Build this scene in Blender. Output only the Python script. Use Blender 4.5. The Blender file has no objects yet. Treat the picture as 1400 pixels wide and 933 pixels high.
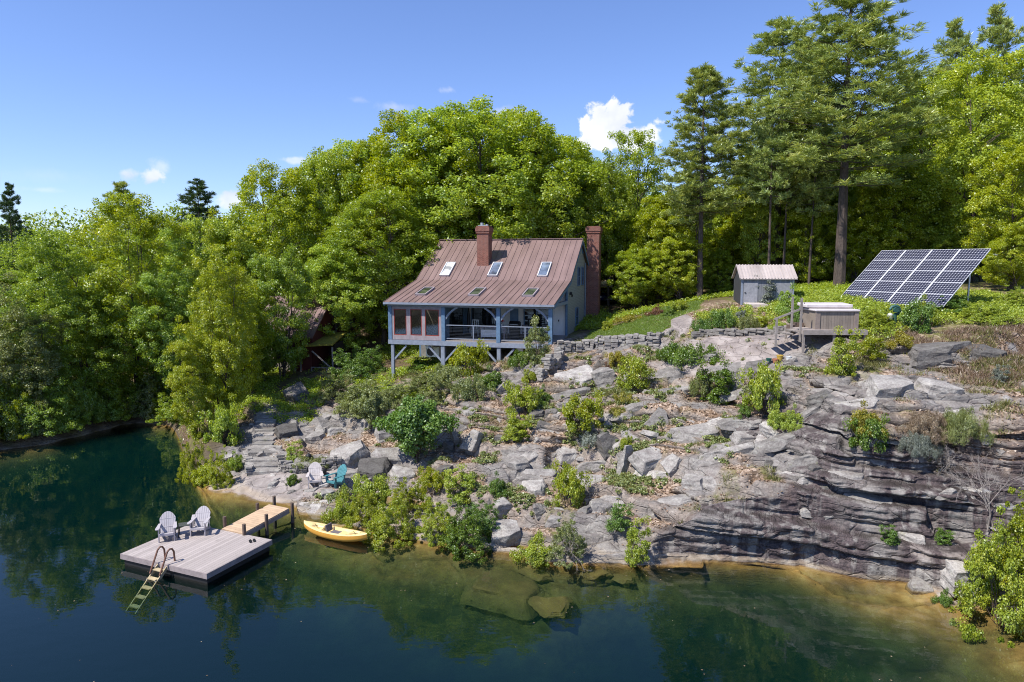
import bpy, bmesh, math, random
import numpy as np
from mathutils import Vector, Matrix
from mathutils.bvhtree import BVHTree

scene = bpy.context.scene
COL = scene.collection
R = math.radians
rnd = random.Random(11)
rng = np.random.default_rng(11)

# ------------------------------------------------------------------ camera
EYE = 11.0
FPX = 933.0                                   # focal length in pixels of the 1400 px wide photo
PITCH = math.atan((466.5 - 360.0) / FPX)
cam_data = bpy.data.cameras.new('camera')
cam = bpy.data.objects.new('camera', cam_data)
COL.objects.link(cam)
cam.location = (0, 0, EYE)
cam.rotation_euler = (math.pi / 2 - PITCH, 0, 0)
cam_data.sensor_width = 36.0
cam_data.lens = 36.0 * FPX / 1400.0
cam_data.clip_end = 6000.0
cam_data.clip_start = 0.1
scene.camera = cam


def sight(px, py):
    """direction of a measured point of the photograph"""
    x = (px - 700) / FPX
    y = -(py - 466.5) / FPX
    return np.array([x, math.cos(PITCH) + y * math.sin(PITCH), -math.sin(PITCH) + y * math.cos(PITCH)])


def at_depth(px, py, Y):
    d = sight(px, py)
    return np.array([0, 0, EYE]) + d * (Y / d[1])


def at_height(px, py, Z):
    d = sight(px, py)
    return np.array([0, 0, EYE]) + d * ((Z - EYE) / d[2])


# ------------------------------------------------------------------ object helpers
def tag(o, label=None, cat=None, group=None, kind=None):
    if label: o['label'] = label
    if cat: o['category'] = cat
    if group: o['group'] = group
    if kind: o['kind'] = kind
    return o


def empty(name, loc=(0, 0, 0), rz=0.0):
    o = bpy.data.objects.new(name, None)
    COL.objects.link(o)
    o.location = tuple(loc)
    o.rotation_euler = (0, 0, rz)
    o.empty_display_size = 0.2
    return o


def link_mesh(name, me, mat, parent=None):
    if mat is not None and len(me.materials) == 0:
        me.materials.append(mat)
    o = bpy.data.objects.new(name, me)
    COL.objects.link(o)
    if parent is not None:
        o.parent = parent
    return o


def np_mesh(name, V, F, smooth=False, attrs=None):
    """V (n,3), F (m,k) with equal corner counts"""
    V = np.asarray(V, np.float32)
    F = np.asarray(F, np.int32)
    me = bpy.data.meshes.new(name)
    me.vertices.add(len(V))
    me.vertices.foreach_set('co', V.ravel())
    k = F.shape[1]
    me.loops.add(F.size)
    me.loops.foreach_set('vertex_index', F.ravel())
    me.polygons.add(len(F))
    me.polygons.foreach_set('loop_start', np.arange(0, F.size, k, dtype=np.int32))
    me.polygons.foreach_set('loop_total', np.full(len(F), k, np.int32))
    if smooth:
        me.polygons.foreach_set('use_smooth', np.ones(len(F), bool))
    for nm, arr in (attrs or {}).items():
        a = me.attributes.new(nm, 'FLOAT', 'POINT')
        a.data.foreach_set('value', np.asarray(arr, np.float32))
    me.update(calc_edges=True)
    me.validate()
    return me


class MB:
    """collects simple solids; build() links them as ONE mesh object"""
    def __init__(s):
        s.v, s.f = [], []

    def add(s, vs, fs):
        n = len(s.v)
        s.v += [tuple(v) for v in vs]
        s.f += [tuple(i + n for i in f) for f in fs]
        return s

    def box(s, c, d, rot=None):
        """centre, full size, optional Matrix"""
        hx, hy, hz = d[0] / 2, d[1] / 2, d[2] / 2
        vs = [Vector((x, y, z)) for z in (-hz, hz) for y in (-hy, hy) for x in (-hx, hx)]
        if rot is not None:
            vs = [rot @ v for v in vs]
        c = Vector(c)
        return s.add([v + c for v in vs], [(0, 2, 3, 1), (4, 5, 7, 6), (0, 1, 5, 4), (2, 6, 7, 3), (0, 4, 6, 2), (1, 3, 7, 5)])

    def span(s, a, b):
        """box between two opposite corners"""
        return s.box([(a[i] + b[i]) / 2 for i in range(3)], [abs(b[i] - a[i]) for i in range(3)])

    def bar(s, a, b, w, h, up=(0, 0, 1)):
        """rectangular bar from a to b: w across, h along up"""
        a, b = Vector(a), Vector(b)
        y = (b - a)
        L = y.length
        y.normalize()
        up = Vector(up)
        if abs(y.dot(up)) > .98:
            up = Vector((1, 0, 0))
        x = y.cross(up).normalized()
        z = x.cross(y)
        m = Matrix((x, y, z)).transposed()
        return s.box((a + b) / 2, (w, L, h), m)

    def tube(s, pts, rad, n=8, cap=True):
        pts = [Vector(p) for p in pts]
        if not isinstance(rad, (list, tuple)):
            rad = [rad] * len(pts)
        rings = []
        ref = Vector((0.3, 0.5, 0.81)).normalized()
        for i, p in enumerate(pts):
            t = (pts[min(i + 1, len(pts) - 1)] - pts[max(i - 1, 0)]).normalized()
            if abs(t.dot(ref)) > .95: ref = Vector((1, 0, 0))
            x = t.cross(ref).normalized()
            y = t.cross(x)
            rings.append([p + (x * math.cos(2 * math.pi * k / n) + y * math.sin(2 * math.pi * k / n)) * rad[i] for k in range(n)])
        vs = [v for r in rings for v in r]
        fs = []
        for i in range(len(pts) - 1):
            for k in range(n):
                k2 = (k + 1) % n
                fs.append((i * n + k, i * n + k2, (i + 1) * n + k2, (i + 1) * n + k))
        if cap:
            fs.append(tuple(range(n - 1, -1, -1)))
            fs.append(tuple((len(pts) - 1) * n + k for k in range(n)))
        return s.add(vs, fs)

    def lathe(s, prof, c=(0, 0, 0), n=20):
        """prof: list of (r, z)"""
        vs = [(c[0] + r * math.cos(2 * math.pi * k / n), c[1] + r * math.sin(2 * math.pi * k / n), c[2] + z) for r, z in prof for k in range(n)]
        fs = []
        for i in range(len(prof) - 1):
            for k in range(n):
                k2 = (k + 1) % n
                fs.append((i * n + k, i * n + k2, (i + 1) * n + k2, (i + 1) * n + k))
        fs.append(tuple(range(n - 1, -1, -1)))
        fs.append(tuple((len(prof) - 1) * n + k for k in range(n)))
        return s.add(vs, fs)

    def prism(s, poly, vec):
        """closed polygon (3D points) extruded by vec"""
        n = len(poly)
        v = Vector(vec)
        P = [Vector(p) for p in poly]
        vs = P + [p + v for p in P]
        fs = [tuple(range(n - 1, -1, -1)), tuple(range(n, 2 * n))]
        for k in range(n):
            k2 = (k + 1) % n
            fs.append((k, k2, n + k2, n + k))
        return s.add(vs, fs)

    def mesh(s, name, smooth=False, bevel=0.0):
        me = bpy.data.meshes.new(name)
        me.from_pydata(s.v, [], s.f)
        bm = bmesh.new()
        bm.from_mesh(me)
        bmesh.ops.recalc_face_normals(bm, faces=bm.faces)
        if bevel > 0:
            es = [e for e in bm.edges if len(e.link_faces) == 2 and e.calc_face_angle(0) > 0.6]
            bmesh.ops.bevel(bm, geom=es, offset=bevel, segments=1, affect='EDGES', clamp_overlap=True)
        bm.to_mesh(me)
        bm.free()
        if smooth:
            me.polygons.foreach_set('use_smooth', np.ones(len(me.polygons), bool))
            me.set_sharp_from_angle(angle=R(40))
        return me

    def build(s, name, mat, parent=None, smooth=False, bevel=0.0):
        return link_mesh(name, s.mesh(name, smooth, bevel), mat, parent)


def copy_tree(o, parent=None):
    c = o.copy()
    COL.objects.link(c)
    c.parent = parent
    for ch in list(o.children):
        copy_tree(ch, c)
    return c


# ------------------------------------------------------------------ numpy noise
def _hash(ix, iy, iz, seed=0):
    n = (ix.astype(np.int64) * 73856093) ^ (iy.astype(np.int64) * 19349663) ^ (iz.astype(np.int64) * 83492791) ^ (seed * 2654435761)
    n = (n ^ (n >> 13)) * 1274126177
    n = (n ^ (n >> 16)) & 0xFFFFFF
    return n / float(0xFFFFFF)


def h1(i, seed=0):
    i = np.asarray(i)
    return _hash(i, np.zeros_like(i), np.zeros_like(i), seed)


def h2(i, j, seed=0):
    i = np.asarray(i); j = np.asarray(j)
    return _hash(i, j, np.zeros_like(i), seed)


def vnoise(x, y, z, seed=0):
    x, y, z = np.broadcast_arrays(np.asarray(x, float), np.asarray(y, float), np.asarray(z, float))
    ix, iy, iz = np.floor(x).astype(np.int64), np.floor(y).astype(np.int64), np.floor(z).astype(np.int64)
    fx, fy, fz = x - ix, y - iy, z - iz
    fx, fy, fz = [f * f * (3 - 2 * f) for f in (fx, fy, fz)]
    r = 0
    for dx in (0, 1):
        for dy in (0, 1):
            for dz in (0, 1):
                w = (fx if dx else 1 - fx) * (fy if dy else 1 - fy) * (fz if dz else 1 - fz)
                r = r + w * _hash(ix + dx, iy + dy, iz + dz, seed)
    return r


def fbm(x, y, z, octv=4, seed=0):
    a, r, t = .5, 0, 0
    for o in range(octv):
        r = r + a * vnoise(np.asarray(x) * 2 ** o, np.asarray(y) * 2 ** o, np.asarray(z) * 2 ** o, seed + o)
        t += a
        a *= .5
    return r / t


def sstep(a, b, x):
    t = np.clip((x - a) / (b - a), 0, 1)
    return t * t * (3 - 2 * t)


# ------------------------------------------------------------------ material helpers
class NT:
    def __init__(s, name):
        s.m = bpy.data.materials.new(name)
        s.m.use_nodes = True
        s.t = s.m.node_tree
        s.t.nodes.clear()
        s.out = s.t.nodes.new('ShaderNodeOutputMaterial')

    def n(s, typ, **kw):
        nd = s.t.nodes.new(typ)
        for k, v in kw.items():
            if k.startswith('_'):
                setattr(nd, k[1:], v)
            else:
                key = k.replace('__', ' ')
                s.set(nd.inputs[int(key[1:])] if key[0] == 'i' and key[1:].isdigit() else nd.inputs[key], v)
        return nd

    def set(s, sock, v):
        if hasattr(v, 'is_output'):
            s.t.links.new(v, sock)
        elif isinstance(v, bpy.types.Node):
            s.t.links.new(v.outputs[0], sock)
        else:
            if isinstance(v, (tuple, list)) and len(v) == 3 and sock.type == 'RGBA':
                v = (*v, 1)
            sock.default_value = v

    def noise(s, vec, scale, detail=4, rough=.55, dist=0.0):
        return s.n('ShaderNodeTexNoise', Vector=vec, Scale=scale, Detail=detail, Roughness=rough, Distortion=dist).outputs['Fac']

    def ramp(s, fac, stops, interp='LINEAR'):
        nd = s.n('ShaderNodeValToRGB', Fac=fac)
        cr = nd.color_ramp
        cr.interpolation = interp
        while len(cr.elements) < len(stops):
            cr.elements.new(0.5)
        for e, (p, c) in zip(cr.elements, stops):
            e.position = p
            e.color = (*c, 1) if len(c) == 3 else c
        return nd.outputs['Color']

    def rng(s, v, a, b, c=0.0, d=1.0):
        return s.n('ShaderNodeMapRange', Value=v, i1=a, i2=b, i3=c, i4=d).outputs[0]

    def mix(s, f, a, b, mode='MIX'):
        nd = s.n('ShaderNodeMix', _data_type='RGBA', _blend_type=mode)
        s.set(nd.inputs[0], f)
        s.set(nd.inputs[6], a)
        s.set(nd.inputs[7], b)
        return nd.outputs[2]

    def math(s, op, a, b=0.0):
        nd = s.n('ShaderNodeMath', _operation=op)
        s.set(nd.inputs[0], a)
        s.set(nd.inputs[1], b)
        return nd.outputs[0]

    def attr(s, nm):
        return s.n('ShaderNodeAttribute', _attribute_name=nm).outputs['Fac']

    def pos(s):
        return s.n('ShaderNodeNewGeometry').outputs['Position']

    def obj(s):
        return s.n('ShaderNodeTexCoord').outputs['Object']

    def scale(s, vec, sc, loc=(0, 0, 0)):
        return s.n('ShaderNodeMapping', Vector=vec, Scale=sc, Location=loc).outputs[0]

    def bump(s, h, strength=.4, dist=.05):
        return s.n('ShaderNodeBump', Height=h, Strength=strength, Distance=dist).outputs[0]

    def bsdf(s, color, rough=.7, metal=0.0, normal=None, spec=.4, **kw):
        b = s.n('ShaderNodeBsdfPrincipled', **{'Base__Color': color, 'Roughness': rough, 'Metallic': metal, 'Specular__IOR__Level': spec})
        if normal is not None:
            s.set(b.inputs['Normal'], normal)
        for k, v in kw.items():
            s.set(b.inputs[k.replace('__', ' ')], v)
        s.set(s.out.inputs['Surface'], b.outputs[0])
        return s.m


def worn(name, c, rough=.6, metal=0.0, var=.25, scale=6.0, spec=.4, bump=.12, grain=None):
    """painted / wooden / metal surface with mottling and a little relief"""
    t = NT(name)
    v = t.obj()
    if grain:
        v = t.scale(v, grain)
    n1 = t.noise(v, scale, 5, .6)
    n2 = t.noise(v, scale * 7, 3, .6)
    k = t.math('ADD', t.math('MULTIPLY', n1, .7), t.math('MULTIPLY', n2, .3))
    lo = tuple(x * (1 - var) for x in c)
    hi = tuple(min(1, x * (1 + var)) for x in c)
    col = t.ramp(k, [(.32, lo), (.68, hi)])
    return t.bsdf(col, t.rng(n2, .3, .7, rough - .08, min(1, rough + .1)), metal, t.bump(k, bump, .01), spec)


def leaf_mat(name, dark, light, yellow=None, trans=.35):
    t = NT(name)
    v = t.attr('v')
    rd = t.n('ShaderNodeObjectInfo').outputs['Random']
    c = t.ramp(v, [(0.0, dark), (.62, light), (1.0, yellow or light)])
    hs = t.n('ShaderNodeHueSaturation', Hue=t.rng(rd, 0, 1, .488, .51), Saturation=t.rng(rd, 0, 1, 1.05, .92), Value=t.rng(rd, 0, 1, .88, 1.14), Color=c).outputs[0]
    d = t.n('ShaderNodeBsdfDiffuse', Color=hs)
    tr = t.n('ShaderNodeBsdfTranslucent', Color=t.mix(1.0, hs, (1.25, 1.15, .55), 'MULTIPLY'))
    g = t.n('ShaderNodeBsdfGlossy', Color=(.9, .95, 1.0), Roughness=.42)
    m1 = t.n('ShaderNodeMixShader', i0=trans)
    t.set(m1.inputs[1], d); t.set(m1.inputs[2], tr)
    m2 = t.n('ShaderNodeMixShader', i0=.045)
    t.set(m2.inputs[1], m1); t.set(m2.inputs[2], g)
    t.set(t.out.inputs['Surface'], m2)
    return t.m
# ------------------------------------------------------------------ the lie of the land
# shoreline points (photo measurement, water level 0), left to right
SHORE_PX = [(-160, 640), (0, 616), (60, 608), (130, 590), (180, 578), (235, 582), (246, 600), (255, 635), (276, 668), (300, 688), (345, 692), (390, 704),
            (420, 716), (465, 728), (520, 742), (600, 748), (680, 758), (760, 770), (820, 767), (880, 766), (920, 765), (980, 767), (1040, 768),
            (1100, 776), (1180, 796), (1250, 814), (1330, 846), (1400, 874), (1520, 920)]
SHORE = np.array([at_height(x, y, 0.0)[:2] for x, y in SHORE_PX])

# profiles across the land: (photo column, [(photo row, distance) from the water's edge inland])
PROFILES = [
    (-160, [(-.6, 1.5), (.8, 6), (2.0, 14)]), (0, [(-.6, 1.0), (.9, 5), (2.0, 14)]), (60, [(-.6, .8), (.9, 5), (2.0, 13)]), (130, [(-.6, .6), (.9, 5), (2.2, 13)]),
    (180, [(-.6, .5), (1.0, 4), (2.4, 11)]), (235, [(-.6, .5), (1.2, 3), (2.6, 9)]), (248, [(-.6, .6), (1.3, 4), (2.8, 12)]), (258, [(-.6, .6), (1.2, 5), (2.6, 13)]), (276, [(660, 33.2), (-.6, 3.0), (2.3, 11)]),
    (300, [(660, 33.3), (620, 36.3), (560, 42.5), (520, 50)]),
    (350, [(655, 33.0), (632, 35), (612, 36.8), (570, 40.5), (545, 43.7), (520, 48), (500, 53)]),
    (430, [(690, 29.8), (663, 31.2), (640, 33.3), (600, 37.5), (560, 41.6), (530, 45.5), (505, 50)]),
    (480, [(700, 29.2), (670, 30.6), (640, 33.0), (580, 38.2), (530, 44.0), (505, 50)]),
    (540, [(690, 29.5), (640, 32.2), (580, 37), (535, 43), (518, 45.9), (500, 51)]),
    (640, [(690, 28.5), (640, 31.0), (580, 34.8), (530, 38.5), (505, 43), (478, 52)]),
    (690, [(690, 28.0), (630, 31.0), (570, 34.6), (520, 39.0), (497, 43.2), (470, 52)]),
    (760, [(720, 26.2), (700, 27.0), (640, 30.0), (580, 33.4), (520, 37.4), (490, 40.3), (475, 42.0), (455, 52)]),
    (820, [(720, 26.0), (650, 28.8), (580, 32.5), (520, 36.6), (487, 40.0), (474, 41.5), (463, 45.0), (445, 52)]),
    (880, [(725, 25.2), (665, 27.3), (600, 30.3), (540, 33.8), (492, 38.3), (477, 39.6), (464, 41.5), (443, 45.5), (425, 51)]),
    (985, [(730, 24.5), (685, 24.9), (655, 25.9), (610, 28.6), (560, 31.3), (520, 33.6), (490, 35.8), (466, 38), (452, 39.6), (430, 43), (410, 48)]),
    (1060, [(720, 24.3), (670, 24.7), (640, 25.7), (600, 27.8), (560, 28.8), (530, 29.8), (505, 31.5), (488, 33.0), (465, 35), (455, 37), (440, 41), (410, 46.5)]),
    (1150, [(740, 23.7), (680, 24.2), (615, 25.0), (560, 26.4), (530, 27.4), (512, 29.2), (490, 31.2), (470, 32.3), (456, 33.5), (440, 36), (412, 41), (395, 50)]),
    (1250, [(790, 22.6), (700, 23.4), (610, 24.4), (565, 25.6), (525, 27.3), (505, 29.5), (480, 31), (462, 32.5), (440, 35), (420, 39), (390, 50)]),
    (1330, [(800, 21.7), (730, 22.7), (640, 23.9), (570, 25.1), (535, 26.6), (505, 29), (480, 30.0), (462, 31.5), (440, 34), (415, 39), (388, 50)]),
    (1400, [(845, 20.0), (800, 20.8), (720, 22.0), (640, 23.2), (570, 24.6), (525, 26.5), (500, 29), (468, 31), (440, 34), (415, 39), (385, 48)]),
    (1520, [(870, 20.0), (800, 21.2), (720, 22.4), (640, 23.6), (570, 25), (520, 27), (470, 31), (440, 35), (385, 48)]),
]
# depth of the pond bed at 1, 2.5, 5, 9 and 14 m out from the edge
BEDS = [(-160, (-.5, -1.5, -3.5, -7, -9)), (60, (-.5, -1.4, -3, -7, -9)), (180, (-.4, -1.2, -3, -7, -9)), (246, (-.8, -3, -6, -8, -9)), (262, (-.5, -2.2, -5, -8, -9)), (280, (-.35, -.8, -2.6, -7, -9)), (330, (-.35, -.7, -1.6, -5, -9)),
        (420, (-.5, -.9, -2.0, -5, -9)), (500, (-.5, -1.0, -2.2, -5, -9)), (600, (-.5, -1.1, -2.2, -5, -9)), (720, (-.5, -.9, -1.8, -5.2, -9)), (800, (-.5, -1.0, -2.8, -6, -9)), (900, (-.7, -1.7, -3.6, -7, -9)), (1000, (-.7, -1.8, -3.6, -6.5, -9)),
        (1100, (-.5, -1.4, -3.3, -6, -8)), (1200, (-.3, -.9, -2.3, -4.5, -7)), (1300, (-.25, -.8, -1.9, -4, -6)), (1520, (-.25, -.8, -1.9, -4, -6))]
_V = np.arange(-60, 120, .05)
_U = np.linspace(-.93, .90, 900)


def _make_table():
    su = (np.array([p[0] for p in SHORE_PX]) - 700) / FPX
    # in plan: u = X / Y
    su = SHORE[:, 0] / SHORE[:, 1]
    sy = SHORE[:, 1]
    ysh = np.interp(_U, su, sy)
    k = np.hanning(15); k /= k.sum()
    ysh = np.convolve(np.pad(ysh, 7, mode='edge'), k, mode='valid')
    us, rows = [], []
    for px, prof in PROFILES:
        pts = []
        for a, b in prof:
            if abs(a) < 20:                    # (height, metres inland) given directly
                ya = np.interp((px - 700) / FPX, (np.array([p[0] for p in SHORE_PX]) - 700) / FPX, sy)
                pts.append(((ya + b), abs(a), (px - 700) / FPX))
            else:
                P = at_depth(px, a, b)
                pts.append((P[1], P[2], P[0] / P[1]))
        u = float(np.mean([p[2] for p in pts]))
        y0 = np.interp(u, _U, ysh)
        far = [(60, np.interp(u, [-.8, -.4, -.1, .2, .45, .8], [2.8, 3.6, 6.4, 7.4, 9.6, 10.6])), (80, np.interp(u, [-.8, -.3, .1, .5, .8], [4, 5.5, 8, 11, 12])), (130, np.interp(u, [-.8, 0, .8], [5, 8.5, 13]))]
        bed = [np.interp((px), [q[0] for q in BEDS], [q[1][i] for q in BEDS]) for i in range(5)]
        vv = [-60, -22, -14, -9, -5, -2.5, -1, 0] + [p[0] - y0 for p in pts] + [f[0] - y0 for f in far] + [120]
        zz = [-10, -10, bed[4], bed[3], bed[2], bed[1], bed[0], 0.0] + [p[1] for p in pts] + [f[1] for f in far] + [far[-1][1]]
        o = np.argsort(vv)
        vv = np.array(vv)[o]; zz = np.array(zz)[o]
        us.append(u); rows.append(np.interp(_V, vv, zz))
    us = np.array(us); rows = np.array(rows)
    i = np.clip(np.searchsorted(us, _U) - 1, 0, len(us) - 2)
    t = np.clip((_U - us[i]) / (us[i + 1] - us[i]), 0, 1)[:, None]
    T = rows[i] * (1 - t) + rows[i + 1] * t
    k = np.hanning(27); k /= k.sum()
    T = np.apply_along_axis(lambda c: np.convolve(np.pad(c, 13, mode='edge'), k, mode='valid'), 0, T)
    k = np.hanning(9); k /= k.sum()
    T = np.apply_along_axis(lambda c: np.convolve(np.pad(c, 4, mode='edge'), k, mode='valid'), 1, T)
    return ysh, T


_YSH, _T = _make_table()


def base_z(X, Y):
    X = np.asarray(X, float); Y = np.asarray(Y, float)
    Yc = np.maximum(Y, 9.0)
    u = np.clip(X / Yc, _U[0], _U[-1])
    ui = (u - _U[0]) / (_U[1] - _U[0])
    i = np.clip(np.floor(ui).astype(int), 0, len(_U) - 2)
    fu = ui - i
    ysh = _YSH[i] * (1 - fu) + _YSH[i + 1] * fu
    v = np.clip(Y - ysh, _V[0], _V[-1] - .1)
    vi = (v - _V[0]) / .05
    j = np.clip(np.floor(vi).astype(int), 0, len(_V) - 2)
    fv = vi - j
    z = (_T[i, j] * (1 - fv) + _T[i, j + 1] * fv) * (1 - fu) + (_T[i + 1, j] * (1 - fv) + _T[i + 1, j + 1] * fv) * fu
    # beyond the picture's sides and behind the viewer the pond is walled in by low banks
    side = np.maximum(sstep(24.5, 30, X) * (1 - sstep(18, 24, Y)), sstep(-60, -75, X) * (1 - sstep(40, 50, Y)))
    return z * (1 - side) + side * 4.0


# bedding tables
_g5 = np.random.default_rng(5)
_tl, _z = [], -16.0
while _z < 26:
    if _z < -1: _t = .8
    elif _z < 2.9: _t = _g5.choice([.7, .9, 1.1])
    elif _z < 4.6: _t = _g5.choice([.22, .28, .36, .5])
    else: _t = _g5.choice([.24, .34, .45, .6, .75])
    _tl.append(_t); _z += _t
_thick = np.array(_tl)
_cum = np.concatenate([[0], np.cumsum(_thick)]) - 16.0


def ell(X, Y, cx, cy, rx, ry, rot=0.0):
    c, s = math.cos(rot), math.sin(rot)
    dx, dy = X - cx, Y - cy
    return np.sqrt(((dx * c + dy * s) / rx) ** 2 + ((-dx * s + dy * c) / ry) ** 2)


def poly_inside(X, Y, P):
    r = np.zeros(X.shape, bool)
    n = len(P)
    for i in range(n):
        (x0, y0), (x1, y1) = P[i], P[(i + 1) % n]
        c = ((y0 > Y) != (y1 > Y)) & (X < (x1 - x0) * (Y - y0) / (y1 - y0 + 1e-12) + x0)
        r ^= c
    return r


LAWN = [tuple(at_depth(px, py, Y)[:2]) for px, py, Y in [(796, 464, 44.0), (812, 464, 43.0), (897, 463, 41.6), (917, 452, 43), (917, 443, 45), (955, 436, 47), (960, 422, 51.5), (900, 425, 51), (870, 436, 49), (835, 446, 48.5), (812, 452, 50)]]


def build_terrain():
    xs_f = np.concatenate([np.arange(-22.0, -8, .085), np.arange(-8, 26.0, .062)])
    def grow(a, sgn, lim):
        r, st, x = [], .12, a
        while abs(x) < lim:
            x += sgn * st
            st = min(st * 1.11, 180)
            r.append(x)
        return r
    xs = np.array(sorted(grow(-22, -1, 2600)) + list(xs_f) + grow(xs_f[-1], 1, 2600))
    ys_near = np.concatenate([np.linspace(-200, -20, 10)[:-1], np.linspace(-20, 12, 33)[:-1], np.linspace(12, 18, 28)[:-1]])
    yy = np.linspace(18, 52, 900)
    NF = 820
    X2, Y2 = np.meshgrid(xs, yy, indexing='ij')
    zb = base_z(X2, Y2)
    # spread rows evenly along the slope
    dz = np.gradient(zb, yy, axis=1)
    k = np.ones(9) / 9
    w = np.sqrt(1 + (2.2 * np.clip(dz, -3, 6)) ** 2)
    w = w * np.where(yy < 40, 1.35, 1.0)[None, :]
    cum = np.concatenate([np.zeros((len(xs), 1)), np.cumsum((w[:, 1:] + w[:, :-1]) / 2 * np.diff(yy)[None], 1)], 1)
    cum /= cum[:, -1:]
    # smooth across columns so that the grid does not shear
    kk = np.hanning(41); kk /= kk.sum()
    pad = np.pad(cum, ((20, 20), (0, 0)), mode='edge')
    cum = np.apply_along_axis(lambda c: np.convolve(c, kk, mode='valid'), 0, pad)
    rows = np.stack([np.interp(np.linspace(0, 1, NF), cum[i], yy) for i in range(len(xs))])
    far, st, y = [], .1, 52.0
    while y < 3500:
        y += st; st = min(st * 1.13, 250); far.append(y)
    YY = np.concatenate([np.broadcast_to(ys_near, (len(xs), len(ys_near))), rows, np.broadcast_to(np.array(far), (len(xs), len(far)))], 1)
    XX = np.broadcast_to(xs[:, None], YY.shape).copy()
    ZZ = base_z(XX, YY)
    e = .25
    gx = (base_z(XX + e, YY) - base_z(XX - e, YY)) / (2 * e)
    gy = (base_z(XX, YY + e) - base_z(XX, YY - e)) / (2 * e)
    slope = np.hypot(gx, gy)
    # where the rock shows
    rock = sstep(-19, -16, XX) * (1 - sstep(25.5, 28, XX)) * sstep(17.5, 19.5, YY) * (1 - sstep(44.5, 47.5, YY - .12 * (XX < 0) * XX))
    dome = 1 - sstep(.75, 1.15, ell(XX, YY, 13.2, 36.3, 5.8, 3.4, -.12))
    shelf = 1 - sstep(.8, 1.2, ell(XX, YY, -11.5, 32.3, 4.0, 1.9, -.15))
    lawn = poly_inside(XX, YY, LAWN)
    lawn_s = lawn * 1.0
    right_top = sstep(18, 20, XX) * sstep(31.8, 32.6, YY)
    garden = sstep(8.6, 10.5, XX) * sstep(39.6, 40.4, YY)
    yard = sstep(3, 5, XX) * sstep(41.0, 42.2, YY)
    calm = np.clip(np.maximum.reduce([dome * .93, shelf * .8, lawn_s, right_top, garden, yard]), 0, 1)
    kk = rock * (1 - calm)
    # large undulation
    ZZ = ZZ + rock * (1 - lawn_s) * .5 * (fbm(XX * .32, YY * .32, 0, 3, 31) - .5) * np.clip(slope * 2.2, .12, 1)
    s = ZZ + .045 * XX + .10 * (YY - 25) * sstep(9, 2, XX) + .55 * (fbm(XX * .14, YY * .14, 3.3, 3, 7) - .5)
    bed = np.clip(np.searchsorted(_cum, s.ravel()) - 1, 0, len(_thick) - 1).reshape(s.shape)
    b0 = _cum[bed]; th = _thick[bed]
    f = (s - b0) / th
    # blocks along the bed
    wid = (1.0 + 3.2 * h1(bed, 3) ** 1.4) * 1.25
    ux = XX + .5 * (fbm(XX * .5, YY * .5, ZZ * .5, 2, 17) - .5) * 2 + h1(bed, 4) * 9 + .35 * YY
    blk = np.floor(ux / wid).astype(np.int64)
    fx = ux / wid - blk
    wy = .9 + 1.6 * h2(bed, blk, 5)
    uy = YY + .3 * XX * (h1(blk, 6) - .5) + h2(bed, blk, 8) * 5
    blk2 = np.floor(uy / wy).astype(np.int64)
    fy = uy / wy - blk2
    hb = _hash(bed, blk, blk2 * 0, 9)
    hc = _hash(bed, blk, blk2, 10)
    steep = sstep(.55, 1.5, slope)
    gentle = 1 - steep
    rz = .74
    fterr = np.where(f < rz, f * .16 / rz, .16 + (f - rz) / (1 - rz) * .84)
    str_ = kk * (.85 - .75 * steep) * sstep(-2.0, 0.0, ZZ)
    kg = kk * sstep(-.9, .15, ZZ)
    zt = ZZ + str_ * (fterr - f) * th
    # loose slabs lie tilted on the gentler ground
    tilt = (fx - .5) * wid * (_hash(bed, blk, blk2, 12) - .35) * .22 + (fy - .5) * wy * (_hash(bed, blk, blk2, 13) - .5) * .3
    edge = np.minimum(np.minimum(fx, 1 - fx) * wid, np.minimum(fy, 1 - fy) * wy)
    zt = zt + kg * gentle * ((hc - .5) * .40 + .95 * tilt) * sstep(.0, .07, edge)
    zt = zt - kg * gentle * .16 * (1 - sstep(0, .09, edge))
    # joints and overhangs on the cliff: push the courses in and out
    nrm = np.stack([-gx, -gy], -1)
    nrm /= (np.linalg.norm(nrm, axis=-1, keepdims=True) + 1e-6)
    exd = np.minimum(fx, 1 - fx) * wid
    fis = np.minimum(f, 1 - f) * th
    step_ = np.clip((f - .5) * th / np.maximum(slope, .55), -.42, .42)
    push = steep * kk * ((hb - .45) * .78 + (h1(bed, 21) - .5) * .6)
    push = push - steep * kk * (.10 * (1 - sstep(.0, .07, exd)) + .16 * (1 - sstep(0, .05, fis)))
    push = push + kg * gentle * ((hb - .4) * .7 + .3 * sstep(.6, 1, f) - .15)
    chip = fbm(XX * 1.7, YY * 1.7, ZZ * 1.7, 3, 41) - .5
    chip2 = fbm(XX * 5.5, YY * 5.5, ZZ * 5.5, 2, 43) - .5
    push = push + kk * steep * (.22 * chip + .11 * chip2)
    sub = np.floor(s / .115)
    push = push + steep * kk * ((h2(sub.astype(np.int64), np.floor(ux / 1.35).astype(np.int64), 23) - .5) * .13)
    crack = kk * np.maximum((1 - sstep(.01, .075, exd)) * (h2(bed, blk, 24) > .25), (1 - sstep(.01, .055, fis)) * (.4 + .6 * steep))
    def soft(a):
        a = np.pad(a, 1, mode='edge')
        a = (a[:-2] + 2 * a[1:-1] + a[2:]) / 4
        return (a[:, :-2] + 2 * a[:, 1:-1] + a[:, 2:]) / 4
    def softx(a):
        a = np.pad(a, ((1, 1), (0, 0)), mode='edge')
        return (a[:-2] + 2 * a[1:-1] + a[2:]) / 4
    push = push * sstep(-.7, .3, ZZ)
    push = soft(push) + softx(softx(steep * kk * step_ * sstep(-.2, .4, ZZ)))
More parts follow.
